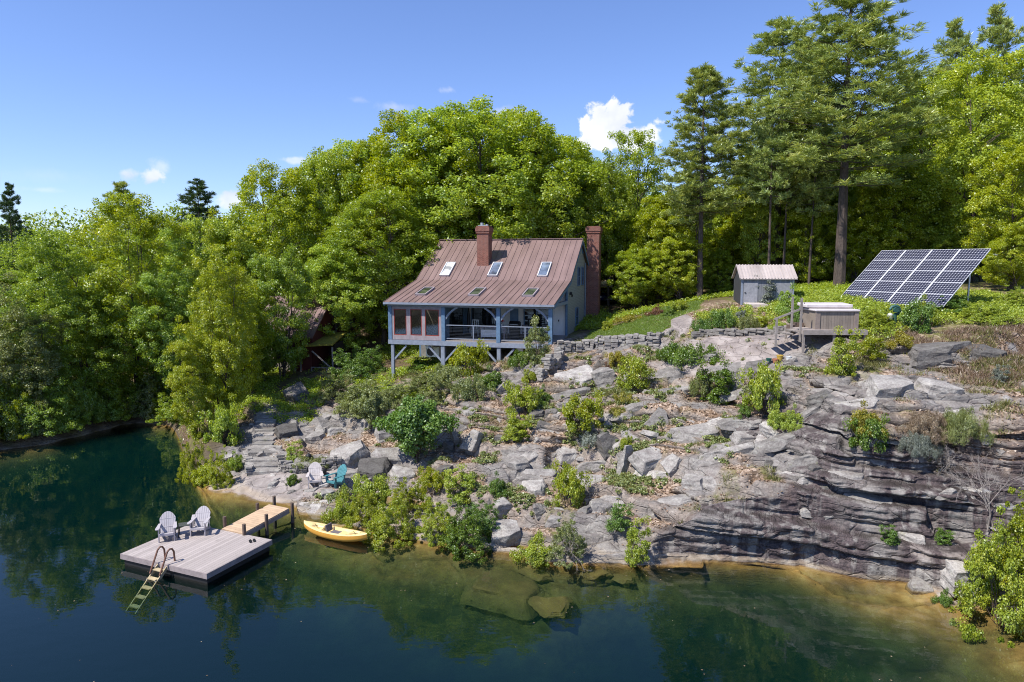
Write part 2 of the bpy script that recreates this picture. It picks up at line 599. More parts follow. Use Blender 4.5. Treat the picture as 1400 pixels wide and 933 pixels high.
    zt = ZZ + soft(zt - ZZ)
    ZZ = zt + kk * gentle * (.22 * chip + .09 * chip2) + rock * calm * (1 - lawn_s) * (.12 * chip + .02 * chip2) * .8
    ZZ = ZZ + (1 - rock) * .25 * (fbm(XX * .3, YY * .3, 0, 3, 51) - .5) * (YY < 140)
    bedz = sstep(-.1, -.8, ZZ)
    ZZ = ZZ + bedz * (1 - rock * .6) * .35 * (fbm(XX * .8, YY * .8, 0, 3, 53) - .5)
    XX = XX + nrm[..., 0] * push
    YY = YY + nrm[..., 1] * push
    # ---- what covers the ground
    tread = 1 - sstep(.5, .85, f)
    n1 = fbm(XX * .33, YY * .33, 9.1, 3, 61)
    n2 = fbm(XX * 1.6, YY * 1.6, 2.1, 3, 63)
    midslope = sstep(-9, -6, XX) * (1 - sstep(9, 14, XX)) * sstep(27, 29, YY) * (1 - sstep(37.5, 40, YY))
    soil = kk * gentle * sstep(.50, .62, n1 + .22 * (n2 - .5) + .10 * midslope) * (.35 + .65 * tread) * sstep(.15, .5, ZZ)
    soil = np.maximum(soil, kk * steep * sstep(.60, .70, n1 + .35 * (n2 - .5)) * tread * .8 * sstep(2.2, 3.2, ZZ))
    soil = np.maximum(soil, (1 - rock) * sstep(.1, .4, ZZ))
    terr = sstep(17.5, 19, XX) * sstep(26.2, 26.8, YY) * (1 - steep)           # earthy terrace on the right
    soil = np.maximum(soil, terr * sstep(.38, .5, n2 + .08))
    soil = np.maximum(soil, np.maximum(right_top, garden) * (1 - dome))
    soil = np.maximum(soil, yard * (1 - lawn_s))
    path = 1 - sstep(.85, 1.1, ell(XX, YY, 10.35, 43.6, 1.25, 3.4, -.25))
    soil = soil * (1 - path * (1 - lawn_s))
    wood = (1 - rock) * sstep(46, 50, YY + .5 * np.abs(np.minimum(XX, 0))) * sstep(.1, .6, ZZ)
    wood = np.maximum(wood, sstep(-15.2, -16.5, XX) * sstep(34, 36, YY) * sstep(-.15, .0, ZZ))
    moss = soil * sstep(.5, .6, fbm(XX * .55, YY * .55, 5.5, 3, 71)) * (1 - .75 * midslope)
    moss = np.maximum(moss, kk * gentle * sstep(.6, .68, fbm(XX * .6, YY * .6, 1.5, 3, 73)) * sstep(31, 35, YY) * sstep(0, 3, XX))
    moss = np.maximum(moss, right_top * .85)
    moss = np.maximum(moss, terr * sstep(.42, .52, n1 + .1 * (n2 - .5)) * .8)
    stain = sstep(.4, 1.0, slope) * kk * sstep(4.5, 7, XX) * sstep(.30, .46, fbm(XX * .55, YY * .5, ZZ * .12, 3, 81))
    stain = np.maximum(stain, steep * kk * sstep(19.5, 21.5, XX) * sstep(.35, .5, n1 + .1))
    V = np.stack([XX, YY, ZZ], -1).reshape(-1, 3)
    nx, ny = XX.shape
    idx = np.arange(nx * ny).reshape(nx, ny)
    F = np.stack([idx[:-1, :-1], idx[1:, :-1], idx[1:, 1:], idx[:-1, 1:]], -1).reshape(-1, 4)
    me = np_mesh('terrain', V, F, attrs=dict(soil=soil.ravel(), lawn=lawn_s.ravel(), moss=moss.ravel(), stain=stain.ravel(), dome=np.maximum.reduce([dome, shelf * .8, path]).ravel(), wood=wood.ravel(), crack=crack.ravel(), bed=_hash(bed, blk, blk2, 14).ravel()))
    return me, V, F, (xs, XX, YY, ZZ, soil, moss)


def terrain_mat():
    t = NT('ground_rock_and_soil')
    P = t.pos()
    z = t.n('ShaderNodeSeparateXYZ', Vector=P).outputs['Z']
    nbig = t.noise(t.scale(P, (.35, .35, .5)), 1.0, 4)
    nmid = t.noise(t.scale(P, (1, 1, 2.6)), 1.6, 6, .62)
    nfine = t.noise(P, 14, 5, .65)
    grain = t.noise(t.scale(P, (.7, .7, 5)), 2.4, 6, .6, 1.2)
    rock = t.ramp(t.math('ADD', t.math('MULTIPLY', nmid, .55), t.math('MULTIPLY', nfine, .45)), [(.28, (.070, .062, .056)), (.45, (.205, .188, .172)), (.60, (.335, .315, .285)), (.76, (.53, .505, .46))])
    rock = t.mix(t.rng(t.attr('bed'), 0, 1, 0, .45), rock, t.mix(1.0, rock, (.58, .55, .57), 'MULTIPLY'))
    rock = t.mix(t.rng(grain, .5, .68, 0, .55), rock, (.20, .165, .16))
    rock = t.mix(t.rng(nbig, .55, .7, 0, .4), rock, (.33, .265, .235))
    # lichen
    li = t.noise(P, 3.1, 6, .7)
    rock = t.mix(t.rng(li, .6, .68, 0, .45), rock, (.40, .40, .36))
    # smooth outcrop: pinkish grey with dark run-off
    dm = t.ramp(t.noise(t.scale(P, (.8, .35, .8)), 1.4, 6, .6, .6), [(.3, (.15, .125, .12)), (.5, (.29, .245, .225)), (.7, (.45, .40, .37))])
    rock = t.mix(t.math('MULTIPLY', t.attr('dome'), .85), rock, dm)
    # dark mineral streaks running down the face
    st = t.noise(t.scale(P, (1.5, 1.5, .16)), 1.5, 5, .6, .3)
    stn = t.math('MULTIPLY', t.rng(st, .40, .52, 0, 1), t.attr('stain'))
    rock = t.mix(t.math('MULTIPLY', stn, .9), rock, t.mix(t.rng(nfine, .35, .65, 0, 1), (.028, .021, .025), (.105, .075, .075)))
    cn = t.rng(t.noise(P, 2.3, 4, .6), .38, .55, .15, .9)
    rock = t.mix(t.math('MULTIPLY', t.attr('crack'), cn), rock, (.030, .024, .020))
    # crisp hairline joints
    vj = t.n('ShaderNodeTexVoronoi', _feature='DISTANCE_TO_EDGE', Vector=t.scale(t.n('ShaderNodeVectorMath', _operation='ADD', i0=P, i1=t.n('ShaderNodeVectorMath', _operation='SCALE', i0=t.n('ShaderNodeTexNoise', Vector=P, Scale=1.3, Detail=3).outputs['Color'], Scale=.55).outputs[0]).outputs[0], (.75, .75, 2.6)), Scale=1.0).outputs['Distance']
    rock = t.mix(t.math('MULTIPLY', t.rng(vj, .0, .022, .75, 0), t.rng(nbig, .4, .6, .2, 1)), rock, (.045, .037, .033))
    # pale tide line
    tide = t.math('MULTIPLY', t.rng(z, .0, .05, 0, 1), t.rng(z, .09, .2, 1, 0))
    rock = t.mix(t.math('MULTIPLY', t.math('MULTIPLY', tide, .38), t.math('SUBTRACT', 1.0, t.attr('wood'))), rock, (.46, .36, .24))
    # leaf litter and thin soil
    lv = t.n('ShaderNodeTexVoronoi', Vector=P, Scale=9.0).outputs['Color']
    lvs = t.n('ShaderNodeSeparateColor', Color=lv).outputs[0]
    litter = t.ramp(t.math('ADD', t.math('MULTIPLY', lvs, .6), t.math('MULTIPLY', nfine, .4)), [(.2, (.10, .065, .04)), (.45, (.22, .15, .10)), (.62, (.33, .24, .17)), (.82, (.46, .36, .28))])
    col = t.mix(t.attr('soil'), rock, litter)
    col = t.mix(t.math('MULTIPLY', t.attr('wood'), .85), col, t.ramp(nmid, [(.3, (.045, .032, .016)), (.5, (.085, .06, .03)), (.7, (.14, .10, .055))]))
    mossc = t.ramp(t.noise(P, 5.5, 6, .7), [(.3, (.06, .055, .015)), (.5, (.115, .125, .025)), (.7, (.19, .20, .05))])
    col = t.mix(t.math('MULTIPLY', t.attr('moss'), t.rng(t.noise(P, 2.6, 5, .65), .4, .56, 0, .95)), col, mossc)
    lawnc = t.ramp(t.noise(P, 7, 6, .7), [(.3, (.085, .135, .016)), (.55, (.14, .21, .026)), (.75, (.19, .26, .04))])
    lawnc = t.mix(t.rng(t.noise(P, .7, 3), .5, .65, 0, .5), lawnc, (.17, .215, .035))
    col = t.mix(t.attr('lawn'), col, lawnc)
    # algae and rust-brown silt on the drowned rock
    alg = t.ramp(t.noise(t.scale(P, (.5, .5, 1)), 1.6, 6, .62), [(.3, (.075, .045, .010)), (.5, (.17, .105, .022)), (.72, (.30, .20, .06))])
    col = t.mix(t.rng(z, .02, -.06, 0, .92), col, alg)
    amber = t.math('MULTIPLY', t.math('MULTIPLY', t.rng(z, -.95, -.12, 0, 1), t.rng(z, .03, -.04, 0, 1)), t.rng(nbig, .38, .6, .25, .85))
    col = t.mix(amber, col, t.ramp(nmid, [(.3, (.22, .105, .025)), (.5, (.40, .215, .06)), (.72, (.56, .36, .13))]))
    h = t.math('ADD', t.math('MULTIPLY', t.rng(vj, 0, .05, 0, 1), .35), t.math('MULTIPLY', nmid, .55)) if False else t.math('ADD', t.math('ADD', t.math('MULTIPLY', t.math('MULTIPLY', t.rng(vj, 0, .05, 0, 1), t.rng(z, -.05, .08, 0, 1)), .4), t.math('MULTIPLY', nmid, .55)), t.math('ADD', t.math('MULTIPLY', nfine, .25), t.math('MULTIPLY', grain, .4)))
    return t.bsdf(col, t.rng(nfine, .3, .7, .72, .95), 0, t.bump(h, .75, .12), .25)


T_me, T_V, T_F, T_grid = build_terrain()
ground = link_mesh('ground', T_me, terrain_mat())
tag(ground, 'grey ledge rock, leaf litter and forest floor around the pond', 'ground', kind='structure')
BVH = BVHTree.FromPolygons(T_V.tolist(), T_F.tolist())


def spot(px, py):
    """the point of the land seen at a measured point of the photograph"""
    d = Vector(sight(px, py)).normalized()
    h = BVH.ray_cast(Vector((0, 0, EYE)), d, 400)
    return h[0] if h[0] is not None else Vector(at_depth(px, py, 60))


def gz(x, y):
    h = BVH.ray_cast(Vector((x, y, 80)), Vector((0, 0, -1)), 200)
    return h[0].z if h[0] is not None else 0.0


def gnormal(x, y):
    h = BVH.ray_cast(Vector((x, y, 80)), Vector((0, 0, -1)), 200)
    return h[1] if h[0] is not None else Vector((0, 0, 1))


# ------------------------------------------------------------------ water
def build_water():
    bm = bmesh.new()
    # one closed body of water; the land rises through its edges
    poly = [(-108, -150), (70, -150), (70, 0), (27, 14), (24.5, 22), (18, 26.5), (3, 27.5), (-4, 31), (-12, 38), (-16, 46), (-20, 50), (-38, 50), (-108, 45)]
    vs = [bm.verts.new((x, y, 0)) for x, y in poly]
    f = bm.faces.new(vs)
    r = bmesh.ops.extrude_face_region(bm, geom=[f])
    for v in r['geom']:
        if isinstance(v, bmesh.types.BMVert): v.co.z = -25
    bmesh.ops.recalc_face_normals(bm, faces=bm.faces)
    me = bpy.data.meshes.new('pond_water')
    bm.to_mesh(me); bm.free()
    t = NT('pond_water')
    P = t.pos()
    w = t.math('ADD', t.math('MULTIPLY', t.noise(t.scale(P, (.9, 1.5, 1)), 1.2, 2, .5), 1.0), t.math('MULTIPLY', t.noise(t.scale(P, (1, 1.7, 1)), 5.0, 2, .5), .14))
    nb = t.bump(w, .085, .05)
    gl = t.n('ShaderNodeBsdfGlossy', Color=(1, 1, 1), Roughness=.015)
    t.set(gl.inputs['Normal'], nb)
    tr = t.n('ShaderNodeBsdfTransparent', Color=(.97, .985, .97))
    fr = t.n('ShaderNodeFresnel', IOR=1.42)
    t.set(fr.inputs['Normal'], nb)
    mx = t.n('ShaderNodeMixShader', i0=t.math('MULTIPLY', fr.outputs[0], 1.0))
    t.set(mx.inputs[1], tr); t.set(mx.inputs[2], gl)
    t.set(t.out.inputs['Surface'], mx)
    vol = t.n('ShaderNodeVolumePrincipled', Color=(.03, .32, .34), Density=.055)
    t.set(vol.inputs['Absorption Color'], (.13, .34, .22))
    ab = t.n('ShaderNodeVolumeAbsorption', Color=(.25, .50, .48), Density=1.0)
    ad = t.n('ShaderNodeAddShader')
    sc = t.n('ShaderNodeVolumeScatter', Color=(.02, .41, .46), Density=.06)
    t.set(ad.inputs[0], ab); t.set(ad.inputs[1], sc)
    t.t.nodes.remove(vol)
    t.set(t.out.inputs['Volume'], ad)
    o = link_mesh('pond_water', me, t.m)
    tag(o, 'still dark green quarry pond mirroring the trees', 'water', kind='structure')
    return o


build_water()
# ------------------------------------------------------------------ plants
def rand_unit(n, g):
    v = g.normal(size=(n, 3))
    return v / np.linalg.norm(v, axis=1, keepdims=True)


def leaf_quads(C, N, L, wid, g, fold=.18):
    """diamond leaves: centres C, normals N, lengths L"""
    n = len(C)
    t = np.cross(N, rand_unit(n, g))
    t /= (np.linalg.norm(t, axis=1, keepdims=True) + 1e-9)
    b = np.cross(N, t)
    L = L[:, None]
    V = np.stack([C - t * L * .5, C + b * L * wid * .5 + N * L * fold, C + t * L * .5, C - b * L * wid * .5 + N * L * fold], 1).reshape(-1, 3)
    F = np.arange(n * 4).reshape(n, 4)
    return V, F


def clump_leaves(centres, radii, outward, per, leaf, g, up=.55, wid=.72):
    """leaf clumps: flattened clusters of leaves round each centre"""
    n = len(centres)
    idx = np.repeat(np.arange(n), per)
    m = len(idx)
    d = rand_unit(m, g) * (g.random((m, 1)) ** .45)
    d[:, 2] = d[:, 2] * .78 + .08
    r = radii[idx][:, None]
    C = centres[idx] + d * r
    N = np.array([0, 0, up * .7]) + outward[idx] * .4 + d * .28 + g.normal(size=(m, 3)) * .62
    N /= np.linalg.norm(N, axis=1, keepdims=True)
    L = leaf * g.uniform(.7, 1.35, m)
    V, F = leaf_quads(C, N, L, wid, g)
    tone = g.random(n)[idx] * .45 + g.random(m) * .55
    return V, F, np.repeat(tone, 4)


def tube_np(pts, rad, n=6):
    mb = MB()
    mb.tube(pts, rad, n, cap=False)
    return mb


def limb(mb, a, b, r0, r1, g, sag=.12, n=5, seg=4):
    a = np.asarray(a, float); b = np.asarray(b, float)
    L = np.linalg.norm(b - a)
    off = g.normal(size=3) * L * .06
    pts, rad = [], []
    for i in range(seg + 1):
        t = i / seg
        p = a + (b - a) * t + off * math.sin(math.pi * t)
        p = p + np.array([0, 0, L * sag * math.sin(math.pi * t)])
        pts.append(p); rad.append(r0 + (r1 - r0) * t)
    mb.tube(pts, rad, n, cap=False)


def broadleaf(seed, H, Rc, low, clumps=230, per=150, leaf=.2, crad=(.4, 1.1), lobes=.35, rtrunk=.2, stems=1, shape=1.0):
    """returns (trunk mesh, crown mesh); base of the trunk at the origin"""
    g = np.random.default_rng(seed)
    zc = H * (low + 1) / 2
    hz = H * (1 - low) / 2
    d = rand_unit(clumps, g)
    rr = g.random(clumps) ** .33
    rr = np.where(g.random(clumps) < .72, .72 + .28 * rr, rr)
    env = 1 + lobes * (vnoise(d[:, 0] * 1.9 + seed, d[:, 1] * 1.9, d[:, 2] * 1.9, seed) - .5) * 2
    taper = np.where(d[:, 2] > 0, 1 - .22 * d[:, 2] * shape, 1 - .25 * (-d[:, 2]))
    P = np.stack([d[:, 0] * Rc * taper, d[:, 1] * Rc * taper, d[:, 2] * hz], 1) * (rr * env)[:, None]
    P[:, 2] += zc
    P[:, 2] = np.maximum(P[:, 2], .25)
    out = P - np.array([0, 0, zc * .8])
    out /= np.linalg.norm(out, axis=1, keepdims=True)
    rad = g.uniform(*crad, clumps)
    per_n = np.maximum(20, (per * (rad / np.mean(rad)) ** 2)).astype(int)
    V, F, v = clump_leaves(P, rad, out, per_n, leaf, g)
    crown = np_mesh('crown', V, F, attrs=dict(v=v))
    mb = MB()
    for s_ in range(stems):
        base = np.array([0, 0, -.4]) if s_ == 0 else np.array([g.normal() * .35, g.normal() * .35, -.3])
        top = np.array([g.normal() * Rc * (.10 if stems == 1 else .3), g.normal() * Rc * (.10 if stems == 1 else .3), H * .86])
        pts, rads = [], []
        for i in range(9):
            t = i / 8
            pts.append(base + (top - base) * t + np.array([math.sin(t * 5 + seed), math.cos(t * 4 + seed * 2), 0]) * .12 * t * Rc * .3)
            rads.append(rtrunk * (1.25 if i == 0 else 1) * (1 - .86 * t) * (1 if s_ == 0 else .7))
        mb.tube(pts, rads, 8, cap=False)
        for q in g.choice(clumps, 46 if stems == 1 else 20, replace=False):
            zt = max(H * low * .8, P[q][2] - g.uniform(.5, 2.2) - .25 * np.hypot(P[q][0], P[q][1]))
            t = np.clip(zt / (H * .86), .08, .92)
            j = int(t * 8)
            a = np.array(pts[j]) + (np.array(pts[min(8, j + 1)]) - np.array(pts[j])) * (t * 8 - j)
            limb(mb, a, P[q], rads[j] * .45, .012, g, .08)
    return mb.mesh('trunk', smooth=True), crown


def pine(seed, H, Rb, bare, whorls=26, needle=.3, dens=1.0, rtrunk=.22, lean=0.0):
    """white pine: tiers of level boughs carrying feathery tufts"""
    g = np.random.default_rng(seed)
    mb = MB()
    pts = [np.array([math.sin(t * 3 + seed) * .1 + lean * t * t, math.cos(t * 2.2 + seed) * .1, -.4 + (H + .4) * t]) for t in np.linspace(0, 1, 12)]
    rads = [rtrunk * (1 - .93 * t) + .008 for t in np.linspace(0, 1, 12)]
    mb.tube(pts, rads, 8, cap=False)
    TC, TN, TR = [], [], []
    for w in range(whorls):
        t = bare + (1 - bare) * ((w + .5) / whorls) ** .9
        z = H * t
        c = np.array([np.interp(z, [p[2] for p in pts], [p[k] for p in pts]) for k in (0, 1)] + [z])
        frac = (t - bare) / (1 - bare)
        Rw = Rb * (min(1, .5 + frac * 2.2)) * (1 - frac) ** .62 * g.uniform(.75, 1.2) + .35
        k = 4 if frac < .15 else 5
        a0 = g.uniform(0, 6.28)
        for b in range(k):
            if g.random() < .14: continue
            a = a0 + b * 6.283 / k + g.normal() * .28
            L = Rw * g.uniform(.6, 1.15)
            rise = (.02 + .5 * frac) * L + g.normal() * .12 * L
            tip = c + np.array([math.cos(a) * L, math.sin(a) * L, rise])
            limb(mb, c, tip, max(.018, rads[int(t * 11)] * .32), .01, g, -.05, 4, 4)
            nt = int((5 + L * 5.2) * dens)
            s_ = g.uniform(.28, 1.04, nt)
            side = np.array([-math.sin(a), math.cos(a), 0])
            wv = (g.random(nt) - .5) * 2 * L * .32 * (1.25 - s_ * .7)
            pc = c[None] + (tip - c)[None] * s_[:, None] + side[None] * wv[:, None]
            pc[:, 2] += -.05 * L * np.sin(math.pi * s_) + g.normal(size=nt) * .07 * L ** .5 + .06
            TC.append(pc)
            dirv = (tip - c) / np.linalg.norm(tip - c)
            TN.append(np.repeat((dirv * .55 + np.array([0, 0, .6]))[None], nt, 0) + side[None] * np.sign(wv)[:, None] * .35)
    TC = np.concatenate(TC); TN = np.concatenate(TN)
    top = np.array(pts[-1])
    TC = np.concatenate([TC, top[None] + g.normal(size=(6, 3)) * np.array([.12, .12, .25])]); TN = np.concatenate([TN, np.tile([0, 0, 1.0], (6, 1))])
    per = 30
    n = len(TC)
    idx = np.repeat(np.arange(n), per)
    m = len(idx)
    dirs = TN[idx] * .85 + rand_unit(m, g) * .75
    dirs /= np.linalg.norm(dirs, axis=1, keepdims=True)
    L = needle * g.uniform(.65, 1.25, m)
    a = TC[idx] + g.normal(size=(m, 3)) * .05
    sd = np.cross(dirs, rand_unit(m, g))
    sd /= np.linalg.norm(sd, axis=1, keepdims=True) + 1e-9
    w = .022 * g.uniform(.7, 1.3, m)[:, None]
    e = a + dirs * L[:, None]
    mid = a + dirs * L[:, None] * .55
    V = np.stack([a, mid + sd * w, e, mid - sd * w], 1).reshape(-1, 3)
    F = np.arange(m * 4).reshape(m, 4)
    tone = np.repeat(g.random(n)[idx] * .6 + g.random(m) * .4, 4)
    return mb.mesh('trunk', smooth=True), np_mesh('crown', V, F, attrs=dict(v=tone))


def shrub_mesh(seed, Rr=.6, H=.9, clumps=56, per=150, leaf=.052, wid=.62, up=.5, crad=(.08, .24), spiky=0.0):
    g = np.random.default_rng(seed)
    d = rand_unit(clumps, g)
    d[:, 2] = np.abs(d[:, 2]) * 1.0 - .12
    rr = .55 + .45 * g.random(clumps) ** .4
    env = 1 + .75 * (vnoise(d[:, 0] * 2.2 + seed, d[:, 1] * 2.2, d[:, 2] * 2.2, seed) - .5) * 2
    P = np.stack([d[:, 0] * Rr, d[:, 1] * Rr, d[:, 2] * H * .92], 1) * (rr * env)[:, None]
    P[:, 2] = np.maximum(P[:, 2] + .06, .05)
    k = g.random(clumps) < spiky
    P[k, 2] *= g.uniform(1.15, 1.5, k.sum())
    out = P / (np.linalg.norm(P, axis=1, keepdims=True) + 1e-6)
    rad = g.uniform(*crad, clumps)
    V, F, v = clump_leaves(P, rad, out, np.full(clumps, per), leaf, g, up=up, wid=wid)
    mb = MB()
    for q in g.choice(clumps, min(clumps, 16), replace=False):
        limb(mb, (g.normal() * .06, g.normal() * .06, -.12), P[q], .016, .005, g, .05, 4, 3)
    return mb.mesh('stem'), np_mesh('foliage', V, F, attrs=dict(v=v))


M_bark = worn('bark_grey_brown', (.085, .068, .055), .95, 0, .45, 3.0, .1, .6, grain=(6, 6, 1))
M_pinebark = worn('bark_pine', (.095, .075, .065), .95, 0, .45, 3.0, .1, .6, grain=(7, 7, 1.4))
M_stem = worn('twig_bark', (.10, .075, .06), .95, 0, .35, 6.0, .1, .2)
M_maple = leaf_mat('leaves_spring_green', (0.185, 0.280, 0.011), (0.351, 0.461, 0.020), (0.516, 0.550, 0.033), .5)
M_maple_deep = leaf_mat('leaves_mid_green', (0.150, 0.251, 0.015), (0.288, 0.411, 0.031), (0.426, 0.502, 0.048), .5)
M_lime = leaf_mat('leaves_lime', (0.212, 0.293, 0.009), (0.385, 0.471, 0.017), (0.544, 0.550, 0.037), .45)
M_olive = leaf_mat('leaves_olive', (0.127, 0.164, 0.042), (0.238, 0.275, 0.075), (0.356, 0.356, 0.127), .35)
M_pine = leaf_mat('pine_needles', (0.165, 0.231, 0.065), (0.344, 0.424, 0.103), (0.545, 0.550, 0.150), .25)
M_hemlock = leaf_mat('dark_needles', (0.029, 0.065, 0.023), (0.070, 0.129, 0.038), (0.129, 0.199, 0.052), .2)
M_bright = leaf_mat('leaves_yellow_green', (0.164, 0.236, 0.015), (0.344, 0.426, 0.025), (0.544, 0.544, 0.045), .4)
M_green_leaf = leaf_mat('leaves_fresh_green', (0.068, 0.143, 0.015), (0.143, 0.247, 0.024), (0.225, 0.315, 0.045), .35)
M_red = leaf_mat('leaves_russet', (.12, .05, .02), (.22, .09, .04), (.28, .16, .07), .3)
M_gold = leaf_mat('leaves_gold', (.18, .17, .01), (.34, .31, .02), (.45, .40, .04), .35)
M_silver = leaf_mat('leaves_silver', (.12, .14, .11), (.23, .26, .21), (.34, .36, .31), .25)
M_dry = leaf_mat('dry_stalks', (.14, .09, .055), (.27, .19, .12), (.38, .29, .19), .2)

# --- master meshes
BL = [broadleaf(1, 17, 5.4, .14, 640, 100, .165, (.28, .82), .38, .24), broadleaf(2, 16, 4.8, .10, 560, 96, .165, (.28, .82), .5, .22),
      broadleaf(3, 15, 4.2, .08, 500, 92, .16, (.26, .78), .55, .18), broadleaf(4, 18, 5.0, .20, 540, 96, .165, (.28, .82), .6, .23),
      broadleaf(5, 14, 3.6, .28, 280, 70, .16, (.24, .68), .7, .15), broadleaf(6, 12, 3.2, .04, 430, 100, .15, (.24, .7), .55, .12, 3)]
TALL = [broadleaf(7, 13, 3.1, .02, 460, 125, .125, (.22, .64), .6, .12, 2, .7), broadleaf(8, 13, 3.8, .03, 620, 125, .125, (.22, .7), .6, .14, 3)]
PN = [pine(21, 25, 4.4, .34, 30, .36, .95, .26), pine(22, 24, 3.9, .34, 28, .36, .95, .21), pine(23, 19, 3.4, .34, 25, .33, 1.05, .18), pine(24, 16, 3.0, .12, 22, .31, .9, .16), pine(25, 13, 2.0, .45, 15, .30, .75, .12)]
SH = [shrub_mesh(31, .6, .9, spiky=.15), shrub_mesh(32, .7, .7, 66), shrub_mesh(33, .5, 1.2, 60, spiky=.3), shrub_mesh(34, .8, .55, 74, 130, .05), shrub_mesh(35, .55, .85, 50, 110, .055, .4, .2)]
BIGSH = shrub_mesh(38, 1.15, 1.7, 190, 120, .062, .6, .5, (.09, .26), .25)
LOWC = shrub_mesh(36, .9, .28, 80, 100, .045, .6, .7, (.10, .18))
JUN = shrub_mesh(37, .9, .5, 90, 120, .11, .11, .25, (.12, .22), .2)


def tree(name, kind, meshes, x, y, H, W, label, group=None, mats=None, rz=None, z=None, crown_low=None):
    """meshes = (trunk, crown); native size is taken from the mesh; scaled to height H and crown width W"""
    tr, cr = meshes
    e = empty(name, (x, y, gz(x, y) if z is None else z), rnd.uniform(0, 6.28) if rz is None else rz)
    a = link_mesh('trunk', tr, None, e)
    b = link_mesh('crown', cr, None, e)
    for o, m in ((a, mats[0]), (b, mats[1])):
        if len(o.data.materials) == 0:
            o.data.materials.append(m)
        o.material_slots[0].link = 'OBJECT'
        o.material_slots[0].material = m
    key = cr.name
    if key not in _dims:
        co = np.empty(len(cr.vertices) * 3, np.float32)
        cr.vertices.foreach_get('co', co)
        co = co.reshape(-1, 3)
        _dims[key] = (np.percentile(co[:, 2], 99.8), 2 * np.percentile(np.hypot(co[:, 0], co[:, 1]), 97))
    h, w = _dims[key]
    e.scale = (W / w, W / w, H / h)
    tag(e, label, kind, group)
    return e


_dims = {}


def tree_px(name, kind, meshes, px, py_top, Y, wpx, label, group=None, mats=None, rz=None):
    """top of the crown measured at (px, py_top), standing Y metres away, wpx photo pixels wide"""
    P = at_depth(px, py_top, Y)
    z = gz(P[0], P[1])
    dist = math.hypot(P[1], P[0] * .3)
    return tree(name, kind, meshes, P[0], P[1], P[2] - z, wpx / FPX * dist, label, group, mats, rz, z)


MB1 = (M_bark, M_maple); MB2 = (M_bark, M_maple_deep); MB3 = (M_bark, M_lime); MB4 = (M_bark, M_olive)
MP = (M_pinebark, M_pine); MH = (M_pinebark, M_hemlock)
big = 'tall broadleaf trees standing behind the house'
tree_px('broadleaf_tree', 'tree', BL[0], 648, 144, 60, 230, 'tallest rounded maple rising above the middle of the house roof', big, MB1)
tree_px('broadleaf_tree', 'tree', BL[3], 560, 158, 61, 190, 'tall maple above the left end of the house roof, left of the tallest one', big, MB1)
tree_px('broadleaf_tree', 'tree', BL[1], 735, 164, 60, 190, 'tall maple above the right chimney, right shoulder of the tallest crown', big, MB1)
tree_px('broadleaf_tree', 'tree', BL[2], 500, 186, 63, 120, 'round maple on the left shoulder of the big crown behind the house', big, MB1)
tree_px('broadleaf_tree', 'tree', BL[1], 432, 204, 61, 125, 'maple with an open lopsided top standing behind the hidden cottage', big, MB1)
tree_px('broadleaf_tree', 'tree', BL[0], 520, 262, 55.5, 165, 'dense maple whose branches hang left of the house roof edge', big, MB2)
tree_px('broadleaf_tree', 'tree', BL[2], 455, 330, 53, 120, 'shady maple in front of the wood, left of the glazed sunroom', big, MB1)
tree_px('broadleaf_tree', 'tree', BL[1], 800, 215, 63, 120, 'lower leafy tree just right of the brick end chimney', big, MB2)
tree_px('broadleaf_tree', 'tree', BL[4], 872, 178, 66, 95, 'slender sparse tree in front of the white cloud', big, MB1)
tree_px('broadleaf_tree', 'tree', BL[3], 835, 215, 60, 90, 'narrow tree between the end chimney and the sparse tall tree', big, MB2)
tree_px('broadleaf_tree', 'tree', BL[2], 905, 262, 58, 100, 'pale green tree left of the single tall pine', big, MB1)
tree_px('broadleaf_tree', 'tree', BL[2], 690, 225, 64, 150, 'shorter maple standing close behind the roof ridge', big, MB2)
tree_px('broadleaf_tree', 'tree', BL[2], 600, 215, 64, 130, 'leafy maple close behind the brick roof chimney', big, MB1)
tree_px('broadleaf_tree', 'tree', BL[0], 600, 150, 64, 190, 'full maple filling the dome between the tallest one and its left neighbour', big, MB1)
tree_px('broadleaf_tree', 'tree', BL[0], 695, 152, 64, 190, 'full maple filling the dome right of the tallest one', big, MB1)
tree_px('broadleaf_tree', 'tree', BL[0], 478, 196, 66, 170, 'full maple low on the left flank of the dome', big, MB1)
tree_px('broadleaf_tree', 'tree', BL[0], 768, 188, 66, 150, 'full maple low on the right flank of the dome', big, MB1)
left = 'waterside trees on the far bank of the pond'
tree_px('waterside_tree', 'tree', TALL[1], 60, 318, 46, 150, 'bushy tree at the left edge drooping over the dark water', left, MB2)
tree_px('waterside_tree', 'tree', TALL[1], 170, 268, 50, 165, 'tall spreading tree in the middle of the far bank', left, MB1)
tree_px('waterside_tree', 'tree', TALL[0], 10, 378, 42, 110, 'pale leafed tree at the very left edge of the bank', left, MB4)
tree_px('waterside_tree', 'tree', TALL[1], 112, 395, 46.5, 130, 'low rounded tree leaning out over the dark inlet', left, MB2)
tree_px('waterside_tree', 'tree', TALL[0], 232, 318, 48, 100, 'tree behind the bright one at the inlet corner', left, MB2)
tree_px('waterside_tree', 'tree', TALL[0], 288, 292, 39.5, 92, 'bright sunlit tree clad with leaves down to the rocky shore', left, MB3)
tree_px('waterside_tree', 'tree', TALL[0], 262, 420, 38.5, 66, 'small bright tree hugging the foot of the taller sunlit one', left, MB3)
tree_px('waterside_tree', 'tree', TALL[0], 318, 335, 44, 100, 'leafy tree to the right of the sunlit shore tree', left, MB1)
tree_px('broadleaf_tree', 'tree', BL[0], 372, 226, 57, 150, 'broad maple rising behind the hidden cottage roof', big, MB1)
